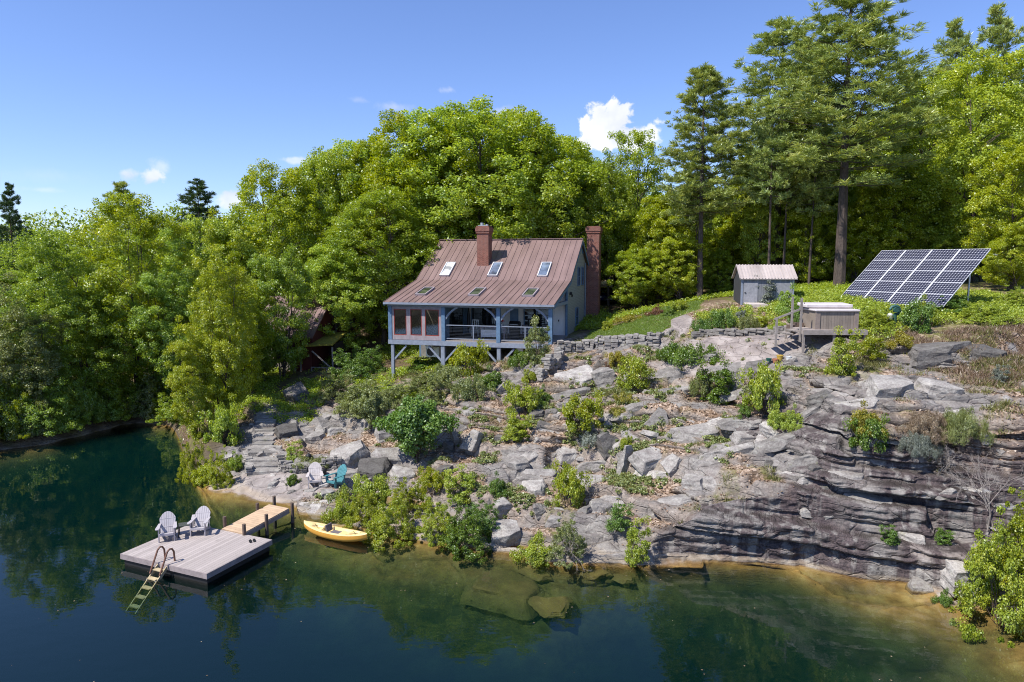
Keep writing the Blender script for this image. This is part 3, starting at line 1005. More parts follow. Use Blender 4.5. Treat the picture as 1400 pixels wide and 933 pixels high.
tree_px('broadleaf_tree', 'tree', BL[5], 300, 285, 55, 120, 'yellow green tree behind the sunlit shore tree', big, MB3)
tree_px('broadleaf_tree', 'tree', BL[5], 205, 300, 60, 110, 'mid green tree filling the gap on the left bank', left, MB1)
tree_px('broadleaf_tree', 'tree', BL[5], 95, 330, 58, 120, 'mid green tree behind the leaning bank trees', left, MB2)
# low leafy growth along the left bank
for i, (px, py, w, h, m, lab) in enumerate([(20, 560, 95, 90, M_maple_deep, 'leafy bush under the leftmost bank trees'), (75, 560, 80, 80, M_maple, 'leafy bush hanging over the water left of the inlet'), (120, 545, 60, 70, M_maple_deep, 'dark bush at the mouth of the shaded inlet'), (205, 552, 60, 60, M_maple_deep, 'shaded bush at the back of the inlet'), (-25, 570, 80, 110, M_olive, 'pale bush at the extreme left of the bank')]):
    P = at_depth(px, py + h * .45, [41.5, 44.5, 47.5, 48.5, 40][i])
    Y = P[1]
    e = tree('bank_bush', 'bush', BIGSH, P[0], P[1], h / FPX * Y * 1.1, w / FPX * Y, lab, 'bushes along the far bank', (M_stem, m), z=max(0.15, gz(P[0], P[1])))
tree_px('waterside_tree', 'tree', BL[5], 330, 372, 46.5, 84, 'leafy tree whose branches screen the hidden red cottage', left, MB1)
tree_px('waterside_tree', 'tree', BL[5], 352, 440, 47, 62, 'low leafy tree in front of the cottage window', left, MB2)
tree_px('waterside_tree', 'tree', BL[5], 380, 338, 48, 92, 'leafy tree standing right in front of the hidden cottage roof', left, MB2)
for i in range(17):
    px = -30 + i * 17 + rnd.uniform(-5, 5)
    yw = np.interp(px, [q[0] for q in SHORE_PX], [q[1] for q in SHORE_PX])
    p0 = at_height(px, yw, 0.0)
    x, y = p0[0] * 1.015, p0[1] * 1.02 + .3
    w = rnd.uniform(2.6, 4.2)
    tree('bank_bush', 'bush', BIGSH, x, y, rnd.uniform(1.8, 4.0), w, 'leafy bush overhanging the dark water along the far bank', 'bushes overhanging the far bank', (M_stem, rnd.choice([M_maple_deep, M_maple, M_olive, M_maple])), z=max(.1, gz(x, y)))
pn = 'tall white pines above the clearing'
tree_px('white_pine', 'pine', PN[2], 966, 92, 54, 128, 'single white pine left of the pair, with a narrow pointed top', pn, MP, 1.0)
tree_px('white_pine', 'pine', PN[1], 1072, 30, 58, 185, 'white pine standing behind the little grey shed', pn, MP, 2.0)
tree_px('white_pine', 'pine', PN[0], 1166, -22, 51, 225, 'tallest white pine with a thick trunk beside the solar panels', pn, MP, .4)
tree_px('white_pine', 'pine', PN[3], 1310, 28, 74, 110, 'distant pine top above the bright maples', pn, MP)
tree_px('white_pine', 'pine', PN[3], 1368, 8, 70, 120, 'pine top at the upper right corner', pn, MP)
tree_px('white_pine', 'pine', PN[2], 1112, 60, 64, 120, 'white pine half hidden between the two largest pines', pn, MP)
tree_px('white_pine', 'pine', PN[3], 10, 252, 64, 60, 'dark pine alone against the sky at the far left', 'dark pines on the skyline', MH)
tree_px('white_pine', 'pine', PN[3], 168, 250, 66, 95, 'dark pine top poking out above the middle of the far bank', 'dark pines on the skyline', MP)
tree_px('white_pine', 'pine', PN[3], 268, 246, 70, 95, 'dark pine top behind the sunlit shore tree', 'dark pines on the skyline', MH)
for px, py, Y, w, lab in [(1060, 128, 53, 74, 'slim pine with a bare trunk right behind the shed roof'), (1083, 150, 54, 64, 'slim pine just right of its twin behind the shed'), (1118, 175, 53, 60, 'slim pine between the shed and the thick pine trunk'), (955, 200, 56, 60, 'slim pine tucked against the single white pine')]:
    tree_px('white_pine', 'pine', PN[4], px, py, Y, w, lab, pn, MP)
rt = 'broadleaf trees on the right hillside'
tree_px('hillside_tree', 'tree', BL[0], 1352, 72, 52, 190, 'huge bright maple at the right edge above the solar panels', rt, MB3)
tree_px('hillside_tree', 'tree', BL[1], 1268, 92, 62, 150, 'bright maple between the tallest pine and the huge right maple', rt, MB1)
tree_px('hillside_tree', 'tree', BL[2], 1398, 190, 46, 130, 'bright maple with low branches at the far right edge', rt, MB3)
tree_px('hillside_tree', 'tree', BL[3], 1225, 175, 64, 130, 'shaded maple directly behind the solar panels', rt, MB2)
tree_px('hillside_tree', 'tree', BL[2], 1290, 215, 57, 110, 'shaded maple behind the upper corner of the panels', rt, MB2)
tree_px('hillside_tree', 'tree', PN[3], 1240, 230, 57, 110, 'dark evergreen in the shade behind the panels', rt, MP)
tree_px('hillside_tree', 'tree', BL[4], 1030, 200, 62, 90, 'yellow green tree glowing between the pines', rt, MB3)
tree_px('hillside_tree', 'tree', BL[5], 1000, 300, 60, 80, 'low bright tree at the wood edge left of the shed', rt, MB3)
tree_px('hillside_tree', 'tree', BL[5], 930, 320, 55, 80, 'small bright tree at the end of the lawn', rt, MB3)
tree_px('hillside_tree', 'tree', BL[5], 870, 335, 56, 70, 'small leafy tree behind the lawn near the parked car', rt, MB1)
tree_px('hillside_tree', 'tree', BL[5], 1120, 280, 60, 80, 'undergrowth tree between the pine trunks', rt, MB1)
tree_px('hillside_tree', 'tree', BL[5], 1390, 300, 44, 70, 'leafy young tree on the slope right of the panels', rt, MB3)
for i, (px, py, Y, w) in enumerate([(885, 300, 59, 75), (950, 290, 60, 70), (1015, 265, 63, 80), (1030, 330, 61, 60), (1090, 250, 66, 80), (1150, 290, 60, 70), (1190, 260, 63, 80), (985, 340, 57, 55), (1130, 335, 57, 50), (1100, 340, 58, 50), (1335, 290, 52, 80), (1300, 320, 51, 60), (1198, 235, 54, 90), (1228, 262, 53, 80), (1105, 262, 55, 80), (1265, 240, 54, 90), (1172, 300, 54, 60), (1040, 270, 56, 70), (925, 275, 57, 80)]):
    tree_px('understorey_tree', 'tree', BL[[5, 4, 5, 2][i % 4]], px, py, Y, w, 'bright young tree growing between the pine trunks at the wood edge', 'young trees between the pine trunks', [MB3, MB1, MB3][i % 3])
# the wood behind, tree after tree
k = 0
for Y0, n in ((66, 26), (74, 26), (84, 26), (98, 26)):
    for i in range(n):
        u = -.86 + 1.72 * (i + rnd.uniform(.1, .9)) / n
        Y = Y0 + rnd.uniform(-3, 3)
        x = u * Y
        if u < -.76 and Y < 80: continue
        z = gz(x, Y)
        top = np.interp(u * FPX + 700, [-100, 0, 100, 250, 330, 420, 520, 650, 760, 830, 950, 1050, 1200, 1300, 1450], [350, 340, 340, 330, 300, 262, 215, 195, 215, 240, 250, 190, 130, 120, 90]) + rnd.uniform(0, 45)
        H = max(7, at_depth(u * FPX + 700, top, Y)[2] - z)
        kind = rnd.random()
        rightw = u > .18
        if rightw and kind < .28:
            tree('woodland_pine', 'pine', PN[rnd.choice([1, 2, 4])], x, Y, H * 1.02, rnd.uniform(4.5, 7), 'pine in the deep wood with a bare dark trunk', 'pines deep in the wood', MP, z=z)
        else:
            tree('woodland_tree', 'tree', BL[rnd.choice([0, 1, 2, 3, 4])], x, Y, H, rnd.uniform(7.0, 10.5), 'leafy tree in the deep wood behind the clearing', 'leafy trees deep in the wood', rnd.choice([MB1, MB2, MB2, MB1]), z=z)
for i in range(22):
    Y = rnd.uniform(62, 96)
    x = rnd.uniform(-1.3, -.77) * Y
    tree('woodland_tree', 'tree', BL[i % 5], x, Y, rnd.uniform(10, 14), rnd.uniform(7, 10), 'leafy tree in the deep wood behind the clearing', 'leafy trees deep in the wood', rnd.choice([MB1, MB2]))
# the distance: one far-off wooded ridge
g = np.random.default_rng(77)
n = 7500
xx = g.uniform(-1.5, 1.5, n)
yy = 112 + 500 * g.random(n) ** 1.7
cx = xx * yy
cz = base_z(cx, yy)
hh = g.uniform(4, 13, n) * (.8 + .4 * vnoise(cx * .02, yy * .02, 0, 5))
Pc = np.stack([cx, yy, cz + hh], 1)
V, F, v = clump_leaves(Pc, g.uniform(1.4, 3.0, n), np.tile([0, -.4, .6], (n, 1)), np.full(n, 70), .5, g)
tag(link_mesh('distant_woods', np_mesh('distant_woods', V, F, attrs=dict(v=v)), M_maple_deep), 'far off woodland seen between the nearer trunks', 'woods', kind='stuff')
# ------------------------------------------------------------------ materials of built things
def metal_roof_mat(name, c):
    t = NT(name)
    v = t.obj()
    n1 = t.noise(t.scale(v, (.8, .25, .25)), 1.4, 5, .6)
    n2 = t.noise(v, 22, 4, .6)
    n3 = t.noise(t.scale(v, (3.2, .12, .12)), 1.6, 5, .65)
    col = t.ramp(t.math('ADD', t.math('MULTIPLY', n1, .45), t.math('ADD', t.math('MULTIPLY', n2, .2), t.math('MULTIPLY', n3, .35))), [(.34, tuple(x * .70 for x in c)), (.5, c), (.66, tuple(x * 1.25 for x in c))])
    col = t.mix(t.rng(t.noise(v, 1.1, 6, .7), .58, .72, 0, .35), col, tuple(x * .5 for x in c))
    return t.bsdf(col, t.rng(n1, .3, .7, .38, .55), .0, t.bump(n1, .06, .03), .45)


def brick_mat(name):
    t = NT(name)
    v = t.obj()
    # faces looking along x and along y each take the right pair of axes
    nrm = t.n('ShaderNodeSeparateXYZ', Vector=t.n('ShaderNodeTexCoord').outputs['Normal'])
    s = t.n('ShaderNodeSeparateXYZ', Vector=v)
    ax = t.math('GREATER_THAN', t.math('ABSOLUTE', nrm.outputs[0]), .7)
    u = t.n('ShaderNodeMix')
    t.set(u.inputs[0], ax); t.set(u.inputs[2], s.outputs[0]); t.set(u.inputs[3], s.outputs[1])
    cv = t.n('ShaderNodeCombineXYZ', X=u.outputs[0], Y=s.outputs[2])
    b = t.n('ShaderNodeTexBrick', Vector=cv, Color1=(.17, .055, .038), Color2=(.27, .10, .068), Mortar=(.25, .19, .16), Scale=1.0)
    b.inputs['Mortar Size'].default_value = .008
    b.inputs['Brick Width'].default_value = .21
    b.inputs['Row Height'].default_value = .072
    b.inputs['Bias'].default_value = -.1
    n = t.noise(v, 3.0, 5, .65)
    col = t.mix(t.rng(n, .5, .75, 0, .5), b.outputs['Color'], (.13, .055, .045))
    return t.bsdf(col, .9, 0, t.bump(b.outputs['Fac'], -.4, .01), .2)


def clap_mat(name, c, pitch=.115):
    """clapboards: the lap of each board is a step in the relief"""
    t = NT(name)
    v = t.obj()
    z = t.n('ShaderNodeSeparateXYZ', Vector=v).outputs['Z']
    f = t.math('FRACT', t.math('DIVIDE', z, pitch))
    n = t.noise(t.scale(v, (1, 1, 5)), 3, 5, .6)
    col = t.ramp(n, [(.3, tuple(x * .82 for x in c)), (.7, tuple(x * 1.15 for x in c))])
    col = t.mix(t.math('LESS_THAN', f, .12), col, tuple(x * .55 for x in c))
    return t.bsdf(col, .75, 0, t.bump(f, -.8, .03), .3)


def stripes_mat(name, c, axis, pitch, gap=.07, rough=.75, dark=.25, var=.22):
    """boards with open joints, each board a little different"""
    t = NT(name)
    v = t.obj()
    a = t.n('ShaderNodeSeparateXYZ', Vector=v).outputs[axis]
    q = t.math('DIVIDE', a, pitch)
    f = t.math('FRACT', q)
    i = t.math('FLOOR', q)
    wn = t.n('ShaderNodeTexWhiteNoise', _noise_dimensions='1D', W=i).outputs['Value']
    sc = [3, 3, 3]
    sc['XYZ'.index(axis)] = 14
    for k in range(3):
        if k != 'XYZ'.index(axis): sc[k] = 1.2
    n = t.noise(t.scale(v, sc), 2.2, 6, .6)
    k = t.math('ADD', t.math('MULTIPLY', wn, .5), t.math('MULTIPLY', n, .5))
    col = t.ramp(k, [(.22, tuple(x * (1 - var) for x in c)), (.78, tuple(min(1, x * (1 + var)) for x in c))])
    blot = t.noise(v, 1.4, 6, .65)
    col = t.mix(t.rng(blot, .5, .7, 0, .45), col, tuple(x * .6 for x in c))
    col = t.mix(t.rng(t.noise(v, 9.0, 4, .6), .60, .68, 0, .35), col, tuple(x * .45 for x in c))
    edge = t.math('LESS_THAN', f, gap)
    col = t.mix(edge, col, tuple(x * dark for x in c))
    return t.bsdf(col, rough, 0, t.bump(t.math('ADD', t.math('MULTIPLY', edge, -1), t.math('MULTIPLY', n, .3)), .5, .01), .3)


def glass_mat(name, tint=(.75, .8, .78), clear=.75):
    t = NT(name)
    gl = t.n('ShaderNodeBsdfGlossy', Color=(1, 1, 1), Roughness=.02)
    tr = t.n('ShaderNodeBsdfTransparent', Color=tint)
    fr = t.n('ShaderNodeFresnel', IOR=1.5)
    f = t.math('ADD', t.math('MULTIPLY', fr.outputs[0], .9), (1 - clear) * .3)
    mx = t.n('ShaderNodeMixShader', i0=f)
    t.set(mx.inputs[1], tr); t.set(mx.inputs[2], gl)
    t.set(t.out.inputs['Surface'], mx)
    return t.m


def dark_pane(name, c=(.012, .015, .017), spec=.9):
    t = NT(name)
    n = t.noise(t.obj(), 1.3, 3)
    col = t.ramp(n, [(.35, tuple(x * .5 for x in c)), (.65, tuple(x * 1.9 for x in c))])
    return t.bsdf(col, .04, 0, t.bump(n, .02, .02), spec)


M_roof = metal_roof_mat('maroon_metal_roof', (.20, .132, .120))
M_roof_old = metal_roof_mat('dull_red_metal_roof', (.15, .085, .082))
M_roof_grey = metal_roof_mat('grey_tin_roof', (.40, .345, .325))
M_brick = brick_mat('weathered_red_brick')
M_clap = clap_mat('grey_green_clapboard', (.31, .31, .295))
M_blue = worn('slate_blue_paint', (.105, .18, .28), .55, 0, .25, 5)
M_bluegrey = worn('faded_blue_grey_paint', (.22, .25, .31), .6, 0, .22, 5)
M_mauve = worn('weathered_mauve_wood', (.30, .255, .27), .75, 0, .25, 5, grain=(1, 1, .4))
M_sash = worn('red_sash_paint', (.22, .035, .025), .55, 0, .3, 6)
M_plaster = worn('white_plaster', (.80, .77, .73), .85, 0, .08, 2)
M_pane = dark_pane('dark_window_glass')
M_glass = glass_mat('clear_glass', (.34, .33, .30))
M_steel = worn('galvanised_steel', (.42, .43, .44), .4, .6, .15, 9)
M_white = worn('white_enamel', (.62, .62, .60), .5, 0, .1, 8)
M_black = worn('black_metal', (.022, .022, .024), .5, .2, .3, 9)
M_deckwood = stripes_mat('porch_floor_boards', (.30, .26, .235), 'Y', .14)
M_greyboard = stripes_mat('grey_vertical_boards', (.19, .195, .21), 'X', .16, .06)
M_wood_old = worn('silvered_wood', (.27, .235, .21), .85, 0, .3, 4, grain=(1, 1, 1))
M_dock = stripes_mat('grey_dock_boards', (.385, .335, .31), 'X', .143, .06, .8, .35, .14)
M_dockside = worn('grey_dock_fascia', (.30, .25, .24), .8, 0, .3, 4)
M_float = worn('black_floats', (.012, .012, .013), .7, 0, .4, 4)
M_newwood = stripes_mat('new_tan_boards', (.52, .36, .225), 'Y', .15, .06, .75, .45, .12)
M_newside = worn('tan_timber', (.36, .235, .14), .8, 0, .25, 4)
M_post = worn('dark_wooden_post', (.12, .085, .065), .9, 0, .35, 6)
M_chair = worn('pale_lilac_grey_plastic', (.42, .39, .40), .55, 0, .08, 6)
M_chair_old = worn('sun_bleached_grey_wood', (.50, .45, .43), .75, 0, .18, 8)
M_teal = worn('teal_plastic', (.055, .20, .22), .5, 0, .2, 6)
M_rail = worn('brown_hand_rail', (.16, .075, .045), .5, 0, .25, 9)
M_ladder = worn('tan_ladder_boards', (.46, .37, .22), .7, 0, .25, 5)
M_kayak = worn('yellow_kayak_plastic', (.72, .36, .06), .38, 0, .08, 4, .5)
M_kayak_top = worn('pale_yellow_plastic', (.78, .58, .26), .42, 0, .1, 5, .5)
M_pad = worn('grey_seat_pad', (.14, .12, .13), .8, 0, .3, 8)
M_tub = stripes_mat('hot_tub_slats', (.25, .205, .165), 'X', .13, .07, .7, .5, .15)
M_cover = worn('pale_tub_cover', (.55, .50, .49), .6, 0, .12, 3)
M_alu = worn('bright_aluminium', (.66, .66, .67), .4, .3, .08, 9)
M_green = worn('green_pump_paint', (.04, .11, .09), .5, .1, .3, 9)
M_carp = worn('dark_blue_car_paint', (.012, .018, .06), .18, .3, .2, 3, .6)
M_tyre = worn('tyre_rubber', (.016, .016, .017), .85, 0, .2, 9)
M_redwall = worn('barn_red_boards', (.085, .018, .014), .8, 0, .3, 4, grain=(4, 4, .5))
M_terra = worn('terracotta', (.42, .17, .09), .8, 0, .2, 8)
M_ochre = worn('ochre_glaze', (.50, .33, .06), .5, 0, .2, 8)
M_potgreen = worn('dark_green_glaze', (.02, .09, .07), .4, 0, .2, 8)
M_flower = worn('red_flowers', (.55, .03, .025), .7, 0, .4, 20)
M_interior = worn('room_inside', (.17, .12, .09), .9, 0, .4, 1.5)


def solar_mat():
    t = NT('solar_cells')
    v = t.obj()
    s = t.n('ShaderNodeSeparateXYZ', Vector=v)
    fx = t.math('FRACT', t.math('DIVIDE', s.outputs[0], .1575))
    fy = t.math('FRACT', t.math('DIVIDE', s.outputs[1], .1575))
    def edge(f, w):
        return t.math('GREATER_THAN', t.math('ABSOLUTE', t.math('SUBTRACT', f, .5)), .5 - w)
    gx, gy = edge(fx, .035), edge(fy, .035)
    g = t.math('MAXIMUM', gx, gy)
    # clipped corners of the cells show the white sheet behind
    cxn = t.math('ADD', t.math('ABSOLUTE', t.math('SUBTRACT', fx, .5)), t.math('ABSOLUTE', t.math('SUBTRACT', fy, .5)))
    cor = t.math('GREATER_THAN', cxn, .83)
    bus = t.math('MAXIMUM', edge(t.math('FRACT', t.math('MULTIPLY', fy, 3.0)), .02), 0)
    n = t.noise(v, 1.7, 3)
    base = t.mix(n, (.010, .011, .028), (.022, .024, .052))
    col = t.mix(t.math('MULTIPLY', bus, .35), base, (.3, .3, .38))
    col = t.mix(t.math('MULTIPLY', g, .75), col, (.42, .42, .50))
    col = t.mix(cor, col, (.62, .62, .66))
    return t.bsdf(col, .12, 0, None, .55)


M_cells = solar_mat()

# ------------------------------------------------------------------ the house
HX, HY, HA = -2.92, 44.40, .27                 # middle of the front eave in plan, and turn
ZE, ZB, ZR = 8.47, 9.77, 12.84                 # eave, break of the roof at the wall line, ridge
D1, D2 = 5.30, 10.2                            # porch depth, eave to ridge
HL = 5.85                                      # half length
ZF = 5.92                                      # porch floor
DB = 2 * D2 - D1                               # back wall
house = empty('house', (HX, HY, 0), -HA)
tag(house, 'weathered country house with maroon standing seam roof and blue porch on posts', 'house')


def hw(t, d, z=0.0):
    """house coordinates to world"""
    return Vector((HX + t * math.cos(HA) + d * math.sin(HA), HY - t * math.sin(HA) + d * math.cos(HA), z))


def roof_slab(mb, t0, t1, d0, z0, d1, z1, th=.09):
    mb.prism([(t0, d0, z0), (t0, d1, z1), (t0, d1, z1 - th), (t0, d0, z0 - th)], (t1 - t0, 0, 0))


mb = MB()
roof_slab(mb, -HL, HL, -.28, ZE - .28 * (ZB - ZE) / D1, D1, ZB)
roof_slab(mb, -HL, HL, D1 + .002, ZB + .002, D2, ZR)
roof_slab(mb, -HL, HL, DB + .3, ZB - .15, D2 + .002, ZR)
for i in range(27):
    x = -HL + .02 + (2 * HL - .04) * i / 26
    for (a, za, b, zb_) in ((-.28, ZE - .28 * (ZB - ZE) / D1, D1, ZB), (D1, ZB, D2, ZR), (DB + .3, ZB - .15, D2, ZR)):
        mb.bar((x, a, za + .015), (x, b, zb_ + .015), .026, .04)
mb.bar((-HL, D2, ZR + .03), (HL, D2, ZR + .03), .3, .06)
roof = mb.build('roof', M_roof, house)
# chimney through the front slope
def brick_stack(name, t0, t1, d0, d1, z0, z1, parent, cap=True):
    m = MB()
    m.span((t0, d0, z0), (t1, d1, z1 - .55))
    m.span((t0 - .06, d0 - .06, z1 - .55), (t1 + .06, d1 + .06, z1 - .40))
    m.span((t0 - .10, d0 - .10, z1 - .40), (t1 + .10, d1 + .10, z1 - .12))
    m.span((t0 - .03, d0 - .03, z1 - .12), (t1 + .03, d1 + .03, z1))
    return m.build(name, M_brick, parent)
ch = brick_stack('chimney', -1.62, -.72, 6.95, 7.85, 9.9, 13.75, roof)
m = MB(); m.tube([(-1.32, 7.3, 13.7), (-1.32, 7.3, 14.0)], .13, 10); m.tube([(-.98, 7.45, 13.7), (-.98, 7.45, 13.9)], .11, 10); m.span((-1.55, 7.05, 13.75), (-.8, 7.7, 13.8))
m.build('flue', M_steel, roof)
m = MB(); m.span((-1.70, 6.87, 10.55), (-.64, 6.945, 10.72)); m.build('flashing', M_black, roof)
# skylights
def skylight(t0, t1, d0, d1, low, tilt_open=0.0):
    k = (ZB - ZE) / D1 if low else (ZR - ZB) / (D2 - D1)
    zf = (lambda d: ZE + d * k) if low else (lambda d: ZB + (d - D1) * k)
    nrm = Vector((0, -k, 1)).normalized()
    f = MB()
    w = .075
    for a, b in (((t0, d0), (t1, d0)), ((t1, d0), (t1, d1)), ((t1, d1), (t0, d1)), ((t0, d1), (t0, d0))):
        A = Vector((a[0], a[1], zf(a[1]))) + nrm * .06
        B = Vector((b[0], b[1], zf(b[1]))) + nrm * .06
        dr = (B - A).normalized()
        f.bar(A - dr * w / 2, B + dr * w / 2, w, .15 if dr.x else .146, nrm)
    fo = f.build('skylight', M_alu if not low else M_mauve, roof)
    p = MB()
    c = [Vector((t, d, zf(d))) + nrm * .085 for t, d in ((t0 + .02, d0 + .02), (t1 - .02, d0 + .02), (t1 - .02, d1 - .02), (t0 + .02, d1 - .02))]
    p.prism(c, -nrm * .02)
    p.build('pane', (M_blind if t0 < -3 else M_pane_sky) if not low else M_pane_green, fo)
M_pane_green = dark_pane('mossy_skylight_glass', (.05, .06, .04), .5)
M_blind = dark_pane('skylight_white_blind', (.5, .5, .52), .6)
M_pane_sky = dark_pane('skylight_glass', (.10, .125, .17), .8)  # bluish sky reflection put into the pane's base colour
for t in (-4.1, -.38, 3.35):
    skylight(t, t + .68, 5.72, 7.2, False)
for t in (-4.2, -.38, 3.35):
    skylight(t, t + .72, 1.35, 3.0, True)

# walls: one solid shell with the gable ends
mb = MB()
for tt in (-HL + .25, HL - .25):
    s_ = 1 if tt > 0 else -1
    mb.prism([(tt, D1 + .05, 4.6), (tt, DB, 4.6), (tt, DB, ZB - .12), (tt, D2, ZR - .12), (tt, D1 + .05, ZB - .12)], (-s_ * .16, 0, 0))
mb.span((-HL + .25, DB - .16, 4.6), (HL - .25, DB - .004, ZB - .14))
walls = mb.build('wall', M_clap, house)
mb = MB()
mb.span((-HL + .42, D1 + .06, ZF - .6), (HL - .42, D1 + .22, ZB - .12))
fw = mb.build('porch_wall', M_plaster, house)
# corner boards, frieze and skirt
mb = MB()
mb.span((HL - .36, D1 - .12, 4.9), (HL - .22, D1 + .10, ZB - .14))
mb.build('corner_board', M_blue, house)
mb = MB(); mb.span((-HL + .22, D1 - .12, 4.0), (-HL + .36, D1 + .10, ZB - .14)); mb.build('corner_board', M_blue, house)
mb = MB(); mb.span((HL - .245, D1 + .11, 5.62), (HL - .215, DB, 5.82)); mb.build('skirt_board', M_blue, house)
for s_ in (-1, 1):
    x = s_ * (HL - .02)
    mb = MB()
    mb.bar((x, -.2, ZE - .2), (x, D1, ZB - .15), .05, .2)
    mb.bar((x, D1, ZB - .15), (x, D2, ZR - .16), .05, .2)
    mb.bar((x, DB + .28, ZB - .3), (x, D2, ZR - .16), .05, .2)
    mb.build('rake_board', M_blue, house)
# gable windows (right end)
def window(parent, c, w, h, axis, frame_m, pane_m=None, mull=0, depth=.08, name='window', transom=0):
    """axis 'x': lies in a wall facing x; 'y': in a wall facing -y"""
    f = MB()
    def P(u, z, o):
        return (c[0] + o, c[1] + u, c[2] + z) if axis == 'x' else (c[0] + u, c[1] + o, c[2] + z)
    fw_ = .07
    def B(u0, u1, z0, z1, o0, o1):
        f.span(P(u0, z0, o0), P(u1, z1, o1))
    B(-w / 2, w / 2, h / 2 - fw_, h / 2, -depth / 2, depth / 2)
    B(-w / 2, w / 2, -h / 2, -h / 2 + fw_, -depth / 2, depth / 2)
    B(-w / 2, -w / 2 + fw_, -h / 2 + fw_, h / 2 - fw_, -depth / 2, depth / 2)
    B(w / 2 - fw_, w / 2, -h / 2 + fw_, h / 2 - fw_, -depth / 2, depth / 2)
    for i in range(mull):
        u = -w / 2 + w * (i + 1) / (mull + 1)
        B(u - .03, u + .03, -h / 2 + fw_, h / 2 - fw_, -depth / 2 + .004, depth / 2 - .004)
    if transom:
        B(-w / 2 + fw_, w / 2 - fw_, -.02, .02, -depth / 2 + .008, depth / 2 - .008)
    fo = f.build(name, frame_m, parent)
    p = MB()
    p.span(P(-w / 2 + fw_ * .7, -h / 2 + fw_ * .7, -.012), P(w / 2 - fw_ * .7, h / 2 - fw_ * .7, .012))
    p.build('pane', pane_m or M_pane, fo)
    return fo
GX = HL - .22
window(house, (GX, 9.0, 7.0), .95, 1.35, 'x', M_blue, None, 0, .1, transom=1)
window(house, (GX, 9.7, 10.0), .85, 1.45, 'x', M_blue, None, 0, .1, transom=1)
window(house, (GX, 11.4, 10.0), .85, 1.45, 'x', M_blue, None, 0, .1, transom=1)
window(house, (GX, 11.5, 12.0), .6, .5, 'x', M_blue, None, 0, .1)
m = MB(); m.tube([(GX + .05, 12.45, 5.2), (GX + .05, 12.45, 11.0)], .05, 8); m.build('downpipe', M_bluegrey, house)
m = MB(); m.span((GX + .0, 6.0, 8.75), (GX + .16, 6.12, 8.95)); m.span((GX + .12, 5.97, 8.62), (GX + .22, 6.15, 8.78)); m.build('wall_lamp', M_black, house)
# end chimney outside the gable
ec = brick_stack('end_chimney', GX + .02, GX + 1.02, 13.15, 14.25, 4.3, 13.95, house)
# porch beam, posts, braces
mb = MB()
mb.span((-HL + .1, .10, ZE - .36), (HL - .12, .30, ZE - .10))
mb.span((HL - .34, .31, ZE - .30), (HL - .16, D1 - .13, ZE - .08))
mb.span((-HL + .16, .31, ZE - .30), (-HL + .34, D1 - .13, ZE - .08))
mb.build('porch_beam', M_bluegrey, house)
mb = MB()
mb.span((-HL - .0, -.30, ZE - .20), (HL + .0, -.27, ZE - .06))
mb.build('fascia', M_bluegrey, house)
mb = MB()      # rafters under the porch roof
for i in range(14):
    x = -HL + .5 + (2 * HL - 1.0) * i / 13
    mb.bar((x, -.1, ZE - .16), (x, D1 + .05, ZB - .13), .07, .13)
mb.build('rafters', M_mauve, house)
posts = [-5.55, -1.72, 2.08, 5.52]
for i, x in enumerate(posts):
    m = MB(); m.span((x - .13, .07, ZF - .06), (x + .13, .33, ZE - .36)); m.build('porch_post', M_blue, house, bevel=.012)
def brace(x, z, dx, dz, d=.2, w=.11, bow=.09):
    m = MB()
    n = 6
    pr = Vector((x, d, z)); q = Vector((x + dx, d, z + dz))
    for k in range(n):
        a0, a1 = k / n, (k + 1) / n
        def Q(a):
            return Vector((x + dx * a, d, z + dz * a)) + Vector((dz, 0, -dx)).normalized() * (bow if dx < 0 else -bow) * math.sin(math.pi * a)
        m.bar(Q(a0), Q(a1), .12, w, (0, 1, 0))
    m.build('brace', M_bluegrey, house)
for x, sides in ((-1.72, (1,)), (2.08, (-1, 1)), (5.52, (-1,))):
    for s_ in sides:
        brace(x + s_ * .12, ZE - 1.16, s_ * .85, .8)
# floor frame and deck boards
mb = MB()
mb.span((-1.6, .12, ZF - .06), (HL - .1, D1 + .06, ZF))
mb.build('porch_floor', M_deckwood, house)
mb = MB()
mb.span((-HL + .15, .05, ZF - .36), (HL - .2, .32, ZF - .062))
mb.span((HL - .36, .33, ZF - .34), (HL - .2, D1, ZF - .062))
for d in (1.7, 3.4):
    mb.span((-HL + .3, d, ZF - .30), (HL - .37, d + .14, ZF - .062))
mb.build('floor_beam', M_bluegrey, house)
# posts under the porch
for x, zb_, w in ((-5.42, 2.4, .10), (-1.78, 3.7, .13), (2.1, 4.2, .12), (5.5, 4.9, .11)):
    m = MB(); m.span((x - w, .10, zb_), (x + w, .30, ZF - .362)); m.build('support_post', M_bluegrey, house)
    if x > 0: continue
m = MB(); p = [(2.1, .2)]; m.span((1.8, -.1, 4.0), (2.4, .5, 4.42)); m.build('post_footing', worn('concrete', (.36, .32, .30), .9), house)
for x, s_, dz in ((-5.42, 1, 1.0), (-1.78, -1, 1.0), (-1.78, 1, 1.0), (2.1, -1, 1.0), (2.1, 1, 1.0)):
    brace(x + s_ * .1, ZF - .42 - dz, s_ * .92, dz - .02, bow=.0)
# foundation under the house
mb = MB(); mb.span((-HL + .4, D1 + .3, 2.0), (HL - .4, DB - .3, 4.62)); mb.span((-HL + .4, D1 - .2, 2.6), (HL - .42, D1 + .29, ZF - .37)); mb.build('foundation', worn('stone_foundation', (.20, .19, .18), .9, 0, .4, 3), house)
